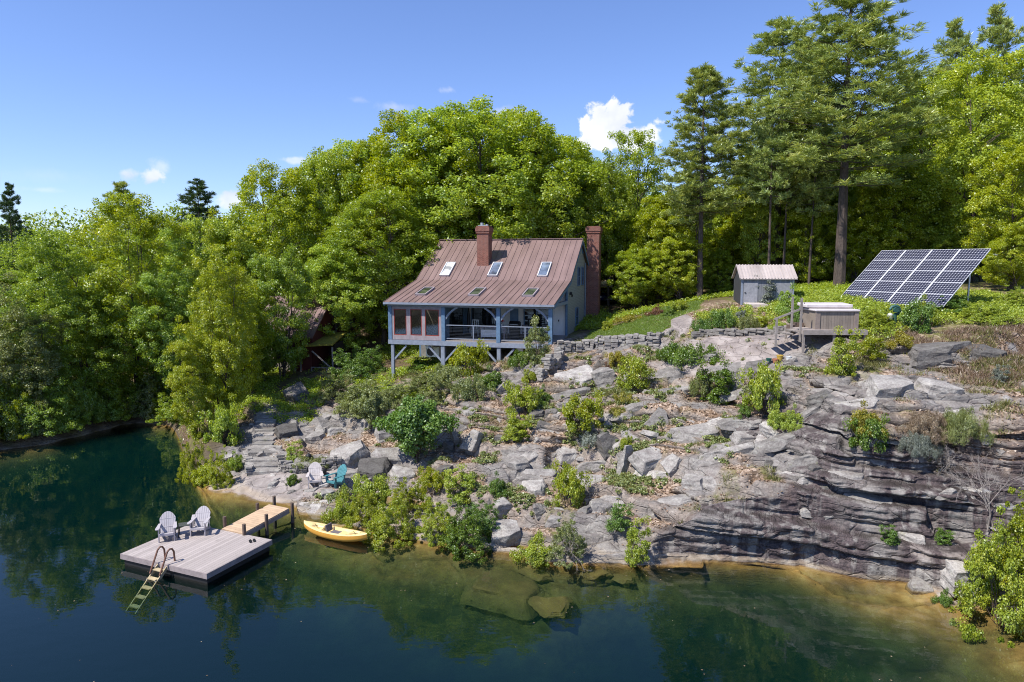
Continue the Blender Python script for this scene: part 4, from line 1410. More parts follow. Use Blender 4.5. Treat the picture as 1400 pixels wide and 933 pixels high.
# sunroom: glazed front and left side
sr = MB()
z0, z1 = ZF - .04, ZE - .37
x0, x1 = -5.42, -1.86
sr.span((x0, .12, z0), (x1, .28, z0 + .30)); sr.span((x0, .12, z1 - .16), (x1, .28, z1))
for a, b in ((x0, -5.28), (-4.36, -4.08), (-3.25, -3.02), (-2.02, x1)):
    sr.span((a, .121, z0 + .30), (b, .279, z1 - .16))
room = sr.build('sunroom_wall', M_mauve, house)
sr = MB()
sr.span((-5.62, .34, z0), (-5.50, D1 + .05, z0 + .3)); sr.span((-5.62, .34, z1 - .16), (-5.50, D1 + .05, z1))
for d in (.34, 1.95, 3.55, 5.1):
    sr.span((-5.618, d, z0 + .3), (-5.502, d + .16, z1 - .16))
sr.build('sunroom_wall', M_mauve, house)
m = MB(); m.span((-5.5, .3, ZF - .062), (-1.62, D1 + .04, ZF - .002)); m.build('sunroom_floor', M_deckwood, house)
for a, b in ((-5.28, -4.36), (-4.08, -3.25), (-3.02, -2.02)):
    fo = MB()
    za, zb_ = z0 + .30, z1 - .16
    fo.span((a, .13, za), (a + .055, .22, zb_)); fo.span((b - .055, .13, za), (b, .22, zb_)); fo.span((a + .055, .13, za), (b - .055, .22, za + .055)); fo.span((a + .055, .13, zb_ - .055), (b - .055, .22, zb_))
    fo = fo.build('sunroom_window', M_sash, house)
    p = MB(); p.span((a + .05, .17, za + .05), (b - .05, .185, zb_ - .05)); p.build('pane', M_glass, fo)
for d in (.5, 2.11, 3.71):
    p = MB(); p.span((-5.57, d, z0 + .3), (-5.555, d + 1.44, z1 - .16)); p.build('sunroom_side_pane', M_glass, house)
# partition between sunroom and porch
m = MB(); m.span((-1.85, .34, z0), (-1.70, 1.2, ZE - .2)); m.span((-1.85, 4.2, z0), (-1.70, D1 + .05, ZE + .6)); m.span((-1.85, 1.2, ZE - .6), (-1.70, 4.2, ZE + .2)); m.build('sunroom_partition', M_blue, house)
m = MB(); m.span((-1.785, 1.2, z0), (-1.765, 4.2, ZE - .6)); m.build('partition_pane', M_pane, house)
# openings in the porch wall
PY = D1 + .03
window(house, (-.58, PY, 7.1), 1.9, 1.5, 'y', M_blue, M_pane, 0, .1)
window(house, (3.38, PY, 7.15), 1.9, 1.45, 'y', M_blue, M_pane, 1, .1)
d_ = MB(); d_.span((1.42, PY - .05, ZF), (1.50, PY + .03, ZF + 2.25)); d_.span((1.94, PY - .05, ZF), (2.02, PY + .03, ZF + 2.25)); d_.span((1.50, PY - .05, ZF + 2.13), (1.94, PY + .03, ZF + 2.25)); d_.span((1.50, PY - .03, ZF), (1.94, PY + .02, ZF + 2.13)); d_.build('door', M_blue, house)
m = MB(); m.span((-2.9, PY - .04, ZF + .2), (-2.37, PY + .02, ZF + 2.1)); m.build('sunroom_back_window', M_pane, house)
m = MB(); m.span((4.95, PY - .03, 6.88), (5.03, PY + .02, 7.02)); m.build('wall_outlet', M_black, house)
# railing
M_cable = worn('dark_steel_cable', (.10, .11, .13), .4, .5)
def railing(xa, xb, mids):
    m = MB()
    m.span((xa, .16, ZF + .98), (xb, .25, ZF + 1.03)); m.span((xa, .175, ZF + .10), (xb, .235, ZF + .14))
    r = m.build('railing', M_bluegrey, house)
    for x in mids:
        p = MB(); p.span((x - .03, .17, ZF), (x + .03, .24, ZF + .98)); p.build('rail_post', M_bluegrey, r)
    c = MB()
    for k in range(8):
        z = ZF + .2 + k * .095
        c.tube([(xa, .205, z), (xb, .205, z)], .005, 5)
    c.build('cables', M_cable, r)
railing(-1.58, 1.95, (.35,))
railing(2.21, 5.39, (3.85,))
# utility boxes under the floor
m = MB(); m.span((3.2, .5, ZF - .62), (3.62, .85, ZF - .34)); m.build('floodlight', M_white, house)
m = MB(); m.span((-3.15, .45, ZF - .62), (-2.7, .8, ZF - .34)); m.build('floodlight', M_white, house)


def put(o, t, d, z, rz=0.0):
    """stand a thing at house coordinates"""
    o.location = hw(t, d, z)
    o.rotation_euler = (0, 0, -HA + rz)
    return o


# heat pump hung under the sunroom
hp_ = empty('heat_pump'); put(hp_, -2.9, 1.25, 4.62)
tag(hp_, 'white heat pump unit with round fan grille below the sunroom', 'heat pump')
m = MB(); m.span((-.48, -.16, .0), (.48, .16, .72)); m.build('casing', M_white, hp_, bevel=.02)
m = MB(); m.tube([(-.14, -.165, .36), (-.14, -.19, .36)], .28, 24)
for k in range(5):
    m.lathe([(.05 + k * .05, 0), (.058 + k * .05, .0)], (-.14, 0, .36)) if False else None
m.build('fan_grille', M_black, hp_)
m = MB(); m.bar((-.4, 0, -.03), (-.4, .9, -.03), .05, .05); m.bar((.4, 0, -.03), (.4, .9, -.03), .05, .05); m.build('bracket', M_steel, hp_)
hp2 = empty('heat_pump'); put(hp2, -1.15, 2.6, 4.55)
tag(hp2, 'second heat pump in the shade behind the middle post', 'heat pump')
m = MB(); m.span((-.42, -.16, .0), (.42, .16, .7)); m.build('casing', M_bluegrey, hp2, bevel=.02)
m = MB(); m.tube([(-.1, -.165, .35), (-.1, -.19, .35)], .26, 24); m.build('fan_grille', M_black, hp2)


# ------------------------------------------------------------------ adirondack chairs
def adirondack(name, label, mat, x, y, z, rz, s=1.0, group=None):
    e = empty(name, (x, y, z), rz)
    e.scale = (s, s, s)
    tag(e, label, 'chair', group)
    # faces -y
    m = MB()
    for k in range(6):
        yy = -.30 + k * .10
        m.box((0, yy, .355 - .03 * k), (.54, .085, .022), Matrix.Rotation(-.28, 3, 'X'))
    m.span((-.27, -.36, .27), (.27, -.335, .37))
    m.build('seat', mat, e, bevel=.004)
    m = MB()
    for k in range(7):
        u = (k - 3)
        def top(q): return .985 - .021 * q * q
        dn = Vector((0, -.70, .71)) * .02
        hl, hr = top(u - .47), top(u + .47)
        def bp(q, h): return (q * (.072 + .026 * (h - .22) / .76), .20 + .42 * (h - .22) / .76, h)
        m.prism([bp(u - .47, .22), bp(u + .47, .22), bp(u + .47, hr), bp(u, top(u) + .004), bp(u - .47, hl)], dn)
    m.bar((-.28, .30, .42), (.28, .30, .42), .03, .06)
    m.bar((-.31, .47, .72), (.31, .47, .72), .03, .06)
    m.build('backrest', mat, e, bevel=.004)
    for s_ in (-1, 1):
        a = MB()
        a.prism([(s_ * .25, .38, .555), (s_ * .25, -.34, .575), (s_ * .29, -.42, .577), (s_ * .38, -.42, .577), (s_ * .41, -.3, .575), (s_ * .34, .38, .555)], (0, 0, .026))
        a.build('armrest', mat, e)
        l = MB(); l.span((s_ * .29 - .02, -.33, 0), (s_ * .29 + .02, -.22, .575)); l.build('leg', mat, e)
        l = MB(); l.bar((s_ * .25, -.31, .32), (s_ * .25, .52, .03), .03, .11); l.span((s_ * .29 - .015, .28, .1), (s_ * .29 + .015, .34, .56)); l.build('leg', mat, e)
    return e


# ------------------------------------------------------------------ the swimming float and gangway
cL, cF, cR = [Vector(at_height(x, y, .42)) for x, y in ((165.9, 757), (282.6, 784.2), (369.8, 738))]
cL.z = cF.z = cR.z = 0
ax = (cF - cL).normalized()
LW = (cF - cL).length
ay = Vector((-ax.y, ax.x, 0))
LD = (cR - cF).dot(ay)
dock_rz = math.atan2(ax.y, ax.x)
dock = empty('swim_dock', cL, dock_rz)
tag(dock, 'square grey boarded swim float anchored off the rocks', 'dock')
m = MB(); m.span((0, 0, .37), (LW, LD, .42)); m.build('decking', M_dock, dock)
m = MB()
m.span((-.03, -.03, .22), (LW + .03, 0, .415)); m.span((-.03, LD, .22), (LW + .03, LD + .03, .415)); m.span((-.03, 0, .22), (0, LD, .415)); m.span((LW, 0, .22), (LW + .03, LD, .415))
m.span((.02, .02, .24), (LW - .02, LD - .02, .36))
m.build('rim_frame', M_dockside, dock)
m = MB(); m.span((.06, .06, -.30), (LW - .06, LD - .06, .235)); m.build('float', M_float, dock)
def on_dock(px, py, z=.42):
    p = at_height(px, py, z)
    return p
for q, (px, py, lab, rz) in enumerate([(227, 739, 'pale adirondack chair nearest the corner of the float, left of the little table', .28), (272, 731, 'pale adirondack chair beside the gangway end of the float', .02)]):
    p = on_dock(px, py)
    adirondack('adirondack_chair', lab, M_chair, p[0], p[1] + .12, .42, rz + .1, .92, 'adirondack chairs on the float')
p = on_dock(251, 734)
tb = empty('side_table', (p[0], p[1] + .15, .42), .35)
tag(tb, 'small dark topped side table between the two float chairs', 'table')
m = MB(); m.span((-.24, -.2, .43), (.24, .2, .455)); m.build('table_top', worn('dark_glass_top', (.07, .075, .075), .25), tb)
for sx in (-1, 1):
    for sy in (-1, 1):
        l = MB(); l.span((sx * .22 - .016, sy * .18 - .016, 0), (sx * .22 + .016, sy * .18 + .016, .43)); l.build('leg', M_black, tb)
p = on_dock(262, 729)
tb = empty('low_table', (p[0] + .02, p[1] + .62, .42), .35)
tag(tb, 'pale low table behind the dark side table on the float', 'table')
m = MB()
for k in range(4): m.span((-.26 + k * .135, -.26, .43), (-.26 + k * .135 + .12, .26, .455))
m.build('table_top', M_chair, tb)
for sx in (-1, 1):
    for sy in (-1, 1):
        l = MB(); l.span((sx * .22 - .025, sy * .2 - .025, 0), (sx * .22 + .025, sy * .2 + .025, .43)); l.build('leg', M_chair, tb)
p = on_dock(345, 740.5)
sh = empty('sandals', (p[0], p[1], .42), .5)
tag(sh, 'pair of black sandals left on the float boards', 'sandals')
for k in (-1, 1):
    m = MB(); m.prism([(k * .07 - .04, -.13, 0), (k * .07 + .04, -.13, 0), (k * .07 + .05, .06, 0), (k * .07 + .03, .14, 0), (k * .07 - .03, .14, 0), (k * .07 - .05, .06, 0)], (0, 0, .03))
    m.tube([(k * .07 - .05, .03, .02), (k * .07, .04, .09), (k * .07 + .05, .03, .02)], .014, 6); m.build('sandal', M_black, sh)
# ladder: sloping steps with two hooped rails
ld = empty('dock_ladder', cL + ax * (LW * .50), dock_rz)
tag(ld, 'sloping swim ladder with brown hooped rails and wide tan steps', 'ladder')
tp, bt = Vector((0, -.02, .36)), Vector((0, -1.32, -.80))
for s_ in (-1, 1):
    m = MB(); m.bar(tp + Vector((s_ * .22, .1, .02)), bt + Vector((s_ * .22, 0, 0)), .035, .11); m.build('stringer', M_ladder, ld)
    m = MB(); m.tube([(s_ * .235, -.34, .14), (s_ * .235, -.1, .62), (s_ * .235, .02, .86), (s_ * .235, .12, .93), (s_ * .235, .22, .90), (s_ * .235, .29, .78), (s_ * .235, .31, .42)], .033, 8); m.build('hand_rail', M_rail, ld, smooth=True)
    m = MB(); m.tube([(s_ * .2, -.5, .0), (s_ * .2, -.12, -.62)], .018, 6); m.build('brace', M_alu, ld)
for k in range(5):
    t_ = .12 + k * .19
    c = tp + (bt - tp) * t_
    m = MB(); m.box(c + Vector((0, 0, .03)), (.405, .17, .035)); m.build('step', M_ladder, ld)
# gangway to the rocks
gA = [Vector(at_height(x, y, .40)) for x, y in ((303, 724), (332, 733))]
gB = [Vector(at_height(x, y, .62)) for x, y in ((366, 689), (397, 697))]
ga, gb = (gA[0] + gA[1]) / 2, (gB[0] + gB[1]) / 2
ga.z, gb.z = .44, .62
gv = gb - ga
gl = gv.length
gw = empty('gangway', ga, math.atan2(gv.y, gv.x))
gw.rotation_euler = (0, -math.asin(gv.z / gl), math.atan2(gv.y, gv.x))
tag(gw, 'tan wooden gangway between the swim float and the rocks', 'gangway')
m = MB(); m.span((0, -.56, -.02), (gl, .56, .02))
M_gang = stripes_mat('gangway_boards', (.52, .37, .24), 'X', .15, .05, .75, .5, .12)
m.build('decking', M_gang, gw)
m = MB(); m.span((0, -.58, -.2), (gl, -.53, -.022)); m.span((0, .53, -.2), (gl, .58, -.022)); m.span((.2, -.52, -.16), (gl - .2, .52, -.03)); m.build('side_beam', M_dockside, gw)
for px, py in ((303, 716), (332, 727), (367, 714), (398, 697), (371, 687), (349, 697)):
    s_ = 1
    P = Vector(at_height(px, py, .55))
    # keep each post tight against the gangway's edge
    rel = P - ga
    u = gv.normalized(); nrm_ = Vector((-u.y, u.x, 0)).normalized()
    al = rel.dot(u); sd = 1 if rel.dot(nrm_) > 0 else -1
    Q = ga + u * al + nrm_ * sd * .66
    zb_ = gz(Q.x, Q.y)
    m = MB(); m.tube([(0, 0, min(zb_, .3) - .3), (0, 0, .86)], [.075, .07], 8)
    o = m.build('mooring_post', M_post)
    o.location = (Q.x, Q.y, 0)
    tag(o, {303: 'dark post at the left corner where the gangway meets the float', 332: 'dark post on the near side at the float end of the gangway', 367: 'dark post halfway along the near side of the gangway', 398: 'dark post at the shore end, near side of the gangway', 371: 'dark post at the shore end, far side of the gangway', 349: 'dark post in the water on the far side of the gangway'}[px], 'post', 'posts along the gangway')

# ------------------------------------------------------------------ kayak
kA, kB = Vector(at_height(416, 722, .1)), Vector(at_height(502, 740, .1))
kd = kB - kA; kd.z = 0
kl = kd.length
ky = empty('kayak', (kA + kB) / 2 * 1.0, math.atan2(kd.y, kd.x))
ky.location.z = .0
tag(ky, 'yellow sit on top kayak floating beside the rocks', 'kayak')
def kayak_shell():
    nS, nR = 33, 18
    V, Fh = [], []
    for i in range(nS):
        t = i / (nS - 1)
        s_ = 2 * t - 1
        w = .37 * max(0, 1 - abs(s_) ** 2.6) ** .7 + .012
        rock_ = .26 * abs(s_) ** 2.4
        sheer = .25 + .13 * abs(s_) ** 2
        for k in range(nR):
            a = math.pi * k / (nR - 1)
            yy = -w * math.cos(a)
            zz = -.09 + rock_ + (sheer - rock_ + .09) * (1 - math.sin(a) ** .55)
            V.append((s_ * kl / 2, yy, zz))
    F = []
    for i in range(nS - 1):
        for k in range(nR - 1):
            F.append((i * nR + k, (i + 1) * nR + k, (i + 1) * nR + k + 1, i * nR + k + 1))
    return V, F, nS, nR
V, F, nS, nR = kayak_shell()
m = MB(); m.add(V, F); m.build('hull', M_kayak, ky, smooth=True)
V2, F2 = [], []
nC = 15
for i in range(nS):
    t = i / (nS - 1); s_ = 2 * t - 1
    w = .37 * max(0, 1 - abs(s_) ** 2.6) ** .7 + .012
    sheer = .25 + .13 * abs(s_) ** 2
    for k in range(nC):
        v = 2 * k / (nC - 1) - 1
        well = 0
        for c0, hw_, dp in ((-.05, .27, .13), (.36, .13, .10), (-.56, .14, .09), (.62, .09, .05)):
            well = max(well, dp * (1 - sstep(hw_ * .75, hw_, abs(s_ - c0))) * (1 - sstep(.58, .72, abs(v))))
        V2.append((s_ * kl / 2, v * w, sheer + .045 * (1 - v * v) * (1 - well * 3) - well + .004))
for i in range(nS - 1):
    for k in range(nC - 1):
        F2.append((i * nC + k, (i + 1) * nC + k, (i + 1) * nC + k + 1, i * nC + k + 1))
m = MB(); m.add(V2, F2); m.build('deck', M_kayak_top, ky, smooth=True)
m = MB(); m.span((-.2, -.19, .16), (.28, .19, .2)); m.box((-.30, 0, .34), (.06, .38, .3), Matrix.Rotation(-.25, 3, 'Y')); m.build('seat', M_pad, ky, bevel=.02)
m = MB(); m.box((-.62, .02, .33), (.36, .30, .12)); m.build('cushion', M_kayak_top, ky, bevel=.04)
for x in (-.42, .40):
    m = MB(); m.tube([(x * kl, -.13, .34), (x * kl, 0, .38), (x * kl, .13, .34)], .012, 6); m.build('handle', M_black, ky)
m = MB()
for a, b in (((-.36, -.14), (-.24, .14)), ((-.24, -.14), (-.36, .14)), ((.26, -.14), (.38, .14)), ((.38, -.14), (.26, .14))):
    m.tube([(a[0] * kl, a[1], .31), (b[0] * kl, b[1], .31)], .008, 5)
m.build('bungee', M_black, ky)

# ------------------------------------------------------------------ chairs and odds and ends on the shore ledge
def fit_on(o, P, dz=0.0):
    o.location = (P[0], P[1], P[2] + dz)
Pc = spot(431, 664)
adirondack('adirondack_chair', 'bleached grey adirondack chair on the shore ledge beside the teal one', M_chair_old, Pc.x, Pc.y, gz(Pc.x, Pc.y) - .02, .25, 1.0, 'chairs on the shore ledge')
Pc = spot(459, 665)
adirondack('adirondack_chair', 'teal adirondack chair on the shore ledge', M_teal, Pc.x, Pc.y, gz(Pc.x, Pc.y) - .02, -.55, .95, 'chairs on the shore ledge')
def ball(name, lab, px, py, r):
    P = spot(px, py)
    e = empty(name, (P.x, P.y, gz(P.x, P.y)))
    tag(e, lab, 'grill')
    m = MB(); n = 12
    m.lathe([(max(.005, r * math.sin(math.pi * k / n)), r * (1 - math.cos(math.pi * k / n)) + .02) for k in range(n + 1)], n=20); m.build('kettle', M_black, e, smooth=True)
    m = MB(); m.tube([(-.05, 0, 2 * r + .01), (-.03, 0, 2 * r + .06), (.03, 0, 2 * r + .06), (.05, 0, 2 * r + .01)], .012, 6); m.build('handle', M_wood_old, e)
ball('kettle_grill', 'black round kettle on the grassy terrace above the shore chairs', 422, 629, .16)
ball('kettle_grill', 'black round kettle on the ledge behind the teal chair', 442, 650, .17)

# pots on the smooth outcrop
for px, py, m_, r, h, lab, shp in [(1051, 496, M_potgreen, .13, .2, 'dark green pot, first of the row on the outcrop', 0), (1060, 496, M_terra, .15, .18, 'terracotta bowl second in the row of pots', 0), (1066, 496, M_ochre, .16, .22, 'ochre yellow pot third in the row of pots', 0), (1078, 496, M_white, .13, .26, 'white bucket standing last in the row of pots', 1)]:
    P = spot(px, py)
    e = empty('bucket' if shp else 'flower_pot', (P.x, P.y, gz(P.x, P.y) - .02))
    tag(e, lab, 'bucket' if shp else 'pot', 'pots on the smooth outcrop')
    mm = MB(); mm.lathe([(r * .7, 0), (r, h), (r * 1.06, h), (r * 1.06, h + .03), (r * .9, h + .03), (r * .85, h - .04), (.01, h - .04)], n=20); mm.build('shell', m_, e, smooth=True)
    mm = MB()
    if shp: mm.tube([(-r, 0, h), (-r * .7, 0, h + .1), (0, 0, h + .14), (r * .7, 0, h + .1), (r, 0, h)], .01, 6); mm.build('handle', M_steel, e)
    else: mm.lathe([(r * .8, h - .02), (.01, h)], n=12); mm.build('soil', M_post, e)

# porch furniture
e = empty('porch_chair'); put(e, -.55, 3.2, ZF, .2); tag(e, 'white slat back chair on the porch by the sunroom', 'chair')
mm = MB(); mm.span((-.25, -.25, .42), (.25, .25, .46)); mm.build('seat', M_white, e)
mm = MB()
for k in range(4): mm.bar((-.2 + k * .13, .24, .46), (-.2 + k * .13, .34, 1.1), .06, .02, (0, -1, 0))
mm.bar((-.25, .34, 1.1), (.25, .34, 1.1), .04, .07); mm.build('backrest', M_white, e)
for sx in (-1, 1):
    for sy in (-1, 1):
        l = MB(); l.span((sx * .22 - .02, sy * .22 - .02, 0), (sx * .22 + .02, sy * .22 + .02, .42)); l.build('leg', M_white, e)
e = empty('folded_umbrella'); put(e, -1.15, 3.6, ZF); tag(e, 'tall dark folded parasol leaning beside the white porch chair', 'umbrella')
mm = MB(); mm.lathe([(.02, .0), (.025, .5), (.14, .6), (.10, 1.5), (.03, 1.9), (.015, 2.0)], n=12); mm.build('canopy', M_black, e, smooth=True)
mm = MB(); mm.lathe([(.24, 0), (.24, .05), (.04, .08)], n=16); mm.build('base', M_black, e)
e = empty('porch_table'); put(e, 1.35, 2.0, ZF); tag(e, 'long porch table with a pale cloth front', 'table')
mm = MB(); mm.span((-1.0, -.4, .78), (.75, .4, .83)); mm.build('table_top', M_mauve, e)
mm = MB(); mm.span((-.95, -.37, .14), (.45, -.34, .62)); mm.build('apron_panel', M_plaster, e)
for sx in (-.93, .68):
    for sy in (-1, 1):
        l = MB(); l.span((sx - .035, sy * .33 - .035, 0), (sx + .035, sy * .33 + .035, .78)); l.build('leg', M_mauve, e)
e = empty('potted_flowers'); put(e, 1.72, 1.9, ZF + .83); tag(e, 'red flowers in a white pot on the porch table', 'flowers')
mm = MB(); mm.lathe([(.13, 0), (.18, .2), (.16, .2)], n=14); mm.build('pot', M_white, e)
gg = np.random.default_rng(3)
Vf, Ff, vf = clump_leaves(np.array([[0, 0, .42], [.1, .05, .36], [-.12, 0, .36]]), np.array([.17, .14, .14]), np.tile([0, 0, 1.0], (3, 1)), np.full(3, 60), .07, gg)
link_mesh('blooms', np_mesh('blooms', Vf, Ff, attrs=dict(v=vf)), M_flower, e)
e = empty('barbecue'); put(e, 2.65, 2.1, ZF); tag(e, 'black gas barbecue right of the middle porch post', 'barbecue')
mm = MB(); mm.span((-.32, -.26, .05), (.32, .26, .82)); mm.build('cabinet', M_black, e, bevel=.01)
mm = MB(); mm.prism([(-.36, -.28, .84), (-.36, .28, .84), (-.36, .26, 1.12), (-.36, .0, 1.22), (-.36, -.26, 1.06)], (.72, 0, 0)); mm.build('lid', M_black, e, bevel=.02)
mm = MB(); mm.bar((-.28, -.33, 1.0), (.28, -.33, 1.0), .025, .025); mm.build('handle', M_steel, e)
for i, (t, d, rz) in enumerate(((3.35, 2.4, .6), (4.6, 2.6, -.5))):
    e = empty('bistro_chair'); put(e, t, d, ZF, rz); tag(e, ['dark slatted chair on the porch left of the climbing shrub', 'dark slatted chair on the porch behind the climbing shrub'][i], 'chair', 'dark porch chairs')
    mm = MB(); mm.span((-.22, -.22, .43), (.22, .22, .46)); mm.build('seat', M_pad, e)
    mm = MB()
    for k in range(3): mm.span((-.2, .22, .6 + k * .13), (.2, .245, .67 + k * .13))
    mm.span((-.22, .21, .46), (-.19, .25, .95)); mm.span((.19, .21, .46), (.22, .25, .95)); mm.build('backrest', M_pad, e)
    for sx in (-1, 1):
        for sy in (-1, 1):
            l = MB(); l.span((sx * .2 - .015, sy * .2 - .015, 0), (sx * .2 + .015, sy * .2 + .015, .43)); l.build('leg', M_black, e)
e = empty('bistro_table'); put(e, 4.0, 2.5, ZF); tag(e, 'round bistro table between the two dark porch chairs', 'table')
mm = MB(); mm.lathe([(.4, .72), (.4, .75), (.01, .75)], n=20); mm.build('table_top', M_wood_old, e)
mm = MB(); mm.lathe([(.25, 0), (.04, .04), (.03, .72)], n=12); mm.build('pedestal', M_black, e)
e = empty('sunroom_table'); put(e, -3.7, 1.8, ZF); tag(e, 'pale table with a potted plant behind the sunroom glass', 'table')
mm = MB(); mm.span((-.7, -.35, .7), (.7, .35, .74)); mm.build('table_top', M_plaster, e)
for sx in (-.62, .62):
    for sy in (-.28, .28):
        l = MB(); l.span((sx - .03, sy - .03, 0), (sx + .03, sy + .03, .7)); l.build('leg', M_wood_old, e)
for i, (t, d, z, sc) in enumerate(((-3.7, 1.7, ZF + .74, .5), (-4.9, 1.4, ZF, 1.15), (-2.4, 2.2, ZF, 1.0))):
    pe = empty('potted_plant'); put(pe, t, d, z); tag(pe, ['small potted plant on the sunroom table', 'leafy potted plant in the left sunroom window', 'potted plant behind the right sunroom window'][i], 'plant', 'potted plants in the sunroom')
    mm = MB(); mm.lathe([(.12 * sc, 0), (.17 * sc, .26 * sc), (.15 * sc, .26 * sc)], n=14); mm.build('pot', [M_white, M_terra, M_terra][i], pe)
    cc = rand_unit(10, gg) * .28 * sc + np.array([0, 0, .62 * sc])
    Vf, Ff, vf = clump_leaves(cc, np.full(10, .2 * sc), np.tile([0, 0, 1.0], (10, 1)), np.full(10, 26), .13, gg)
    link_mesh('foliage', np_mesh('foliage', Vf, Ff, attrs=dict(v=vf)), M_green_leaf, pe)

# ------------------------------------------------------------------ shed
P = at_depth(1013, 411, 45.6)
SZ = gz(P[0] + 1.5, P[1] + .5) - .1
sd = empty('garden_shed', (P[0], P[1], SZ), -.12)
tag(sd, 'small grey board garden shed with a ribbed tin roof', 'shed')
Lw, Dw, Hw = 3.35, 2.5, 1.72
m = MB(); m.span((0, 0, -.3), (Lw, .08, Hw)); m.span((0, Dw - .08, -.3), (Lw, Dw, Hw)); m.prism([(Lw - .004, .002, -.3), (Lw - .004, Dw - .002, -.3), (Lw - .004, Dw - .002, Hw), (Lw - .004, Dw * .5, Hw + .82), (Lw - .004, .002, Hw)], (-.07, 0, 0)); m.prism([(.004, .002, -.3), (.004, Dw - .002, -.3), (.004, Dw - .002, Hw), (.004, Dw * .5, Hw + .82), (.004, .002, Hw)], (.07, 0, 0))
m.build('wall', M_greyboard, sd)
m = MB()
k_ = .86 / (Dw * .5 + .12)
for s_ in (0, 1):
    y0 = -.14 if s_ == 0 else Dw + .14
    m.prism([(-.15, y0, Hw - .06), (-.15, Dw / 2, Hw + .86), (-.15, Dw / 2, Hw + .90), (-.15, y0, Hw - .02)], (Lw + .34, 0, 0))
    for i in range(19):
        x = -.13 + (Lw + .3) * i / 18
        m.bar((x, y0, Hw + .0), (x, Dw / 2, Hw + .92), .05, .045)
m.build('roof', M_roof_grey, sd)
m = MB(); m.span((.16, -.03, .02), (1.05, -.002, 1.45)); 
dd = m.build('door', worn('pale_grey_door', (.27, .27, .29), .7), sd)
m = MB(); m.span((.2, -.07, .75), (.3, -.032, .8)); m.build('handle', M_black, dd)
m = MB(); m.span((2.2, -.03, .02), (Lw - .05, -.002, 1.45)); dd = m.build('door', worn('pale_grey_door_b', (.25, .25, .27), .7), sd)
m = MB(); m.span((-.02, -.02, -.2), (.1, .09, Hw)); m.build('corner_board', M_bluegrey, sd)
m = MB(); m.span((Lw - .1, -.021, -.2), (Lw + .02, .09, Hw)); m.build('corner_board', M_bluegrey, sd)
m = MB(); m.prism([(.0, -1.0, .06), (1.5, -1.0, .06), (1.3, -.05, .12), (.2, -.05, .12)], (0, 0, -.3)); o = m.build('stone_slab', worn('pale_doorstep', (.48, .42, .38), .9), None); o.location = sd.location; o.rotation_euler = sd.rotation_euler
tag(o, 'pale flat doorstep slab in front of the grey shed', 'slab')

# ------------------------------------------------------------------ solar array
SA, ST = 1.087, .652
sol = empty('solar_array', (19.852, 41.738, 8.691), -SA)
tag(sol, 'tilted ground mounted solar array of twenty panels', 'solar panels')
PW, PH = 1.6, 1.02
ct, st_ = math.cos(ST), math.sin(ST)
for i in range(4):
    for j in range(5):
        c = Vector(((i + .5) * PW, (j + .5) * PH * ct, (j + .5) * PH * st_))
        p = bpy.data.objects.new('panel', None) if False else None
        if i == 0 and j == 0:
            m = MB(); m.span((-PW / 2 + .03, -PH / 2 + .02, -.015), (PW / 2 - .03, PH / 2 - .02, .015)); cell_me = m.mesh('panel'); cell_me.materials.append(M_cells)
            m = MB()
            wx, wy = .030, .022
            m.span((-PW / 2 + .004, -PH / 2 + .004, -.02), (-PW / 2 + wx, PH / 2 - .004, .02)); m.span((PW / 2 - wx, -PH / 2 + .004, -.02), (PW / 2 - .004, PH / 2 - .004, .02))
            m.span((-PW / 2 + wx, -PH / 2 + .004, -.02), (PW / 2 - wx, -PH / 2 + wy, .02)); m.span((-PW / 2 + wx, PH / 2 - wy, -.02), (PW / 2 - wx, PH / 2 - .004, .02))
            fr_me = m.mesh('frame'); fr_me.materials.append(M_alu)
        a = bpy.data.objects.new('panel', cell_me); COL.objects.link(a); a.parent = sol; a.location = c; a.rotation_euler = (ST, 0, 0)
        b = bpy.data.objects.new('frame', fr_me); COL.objects.link(b); b.parent = a
m = MB()
def sp(x, s_, o=0.0):
    return Vector((x, s_ * ct + o * st_, s_ * st_ - o * ct))
for i in range(1, 4):
    m.bar(sp(i * PW, .02, -.002), sp(i * PW, 5 * PH - .02, -.002), .10, .055, (0, -st_, ct))
m.build('clamp_rail', M_alu, sol)
m = MB()
for s_ in (.6, 2.5, 4.5): m.bar(sp(.1, s_, .1), sp(4 * PW - .1, s_, .1), .08, .1, (0, -st_, ct))
for i in (.8, 3.2, 5.6): m.bar(sp(i, .2, .2), sp(i, 4.9, .2), .08, .1, (0, -st_, ct))
m.build('rack', M_steel, sol)
for x in (.9, 3.2, 5.6):
    for s_ in (.5, 4.4):
        tp_ = sp(x, s_, .25)
        wpos = Matrix.Rotation(-SA, 3, 'Z') @ tp_ + Vector(sol.location)
        zb_ = gz(wpos.x, wpos.y) - sol.location.z - .2
        if zb_ < tp_.z - .1:
            l = MB(); l.tube([tp_, (tp_.x, tp_.y, zb_)], .055, 8); l.build('post', M_steel, sol)

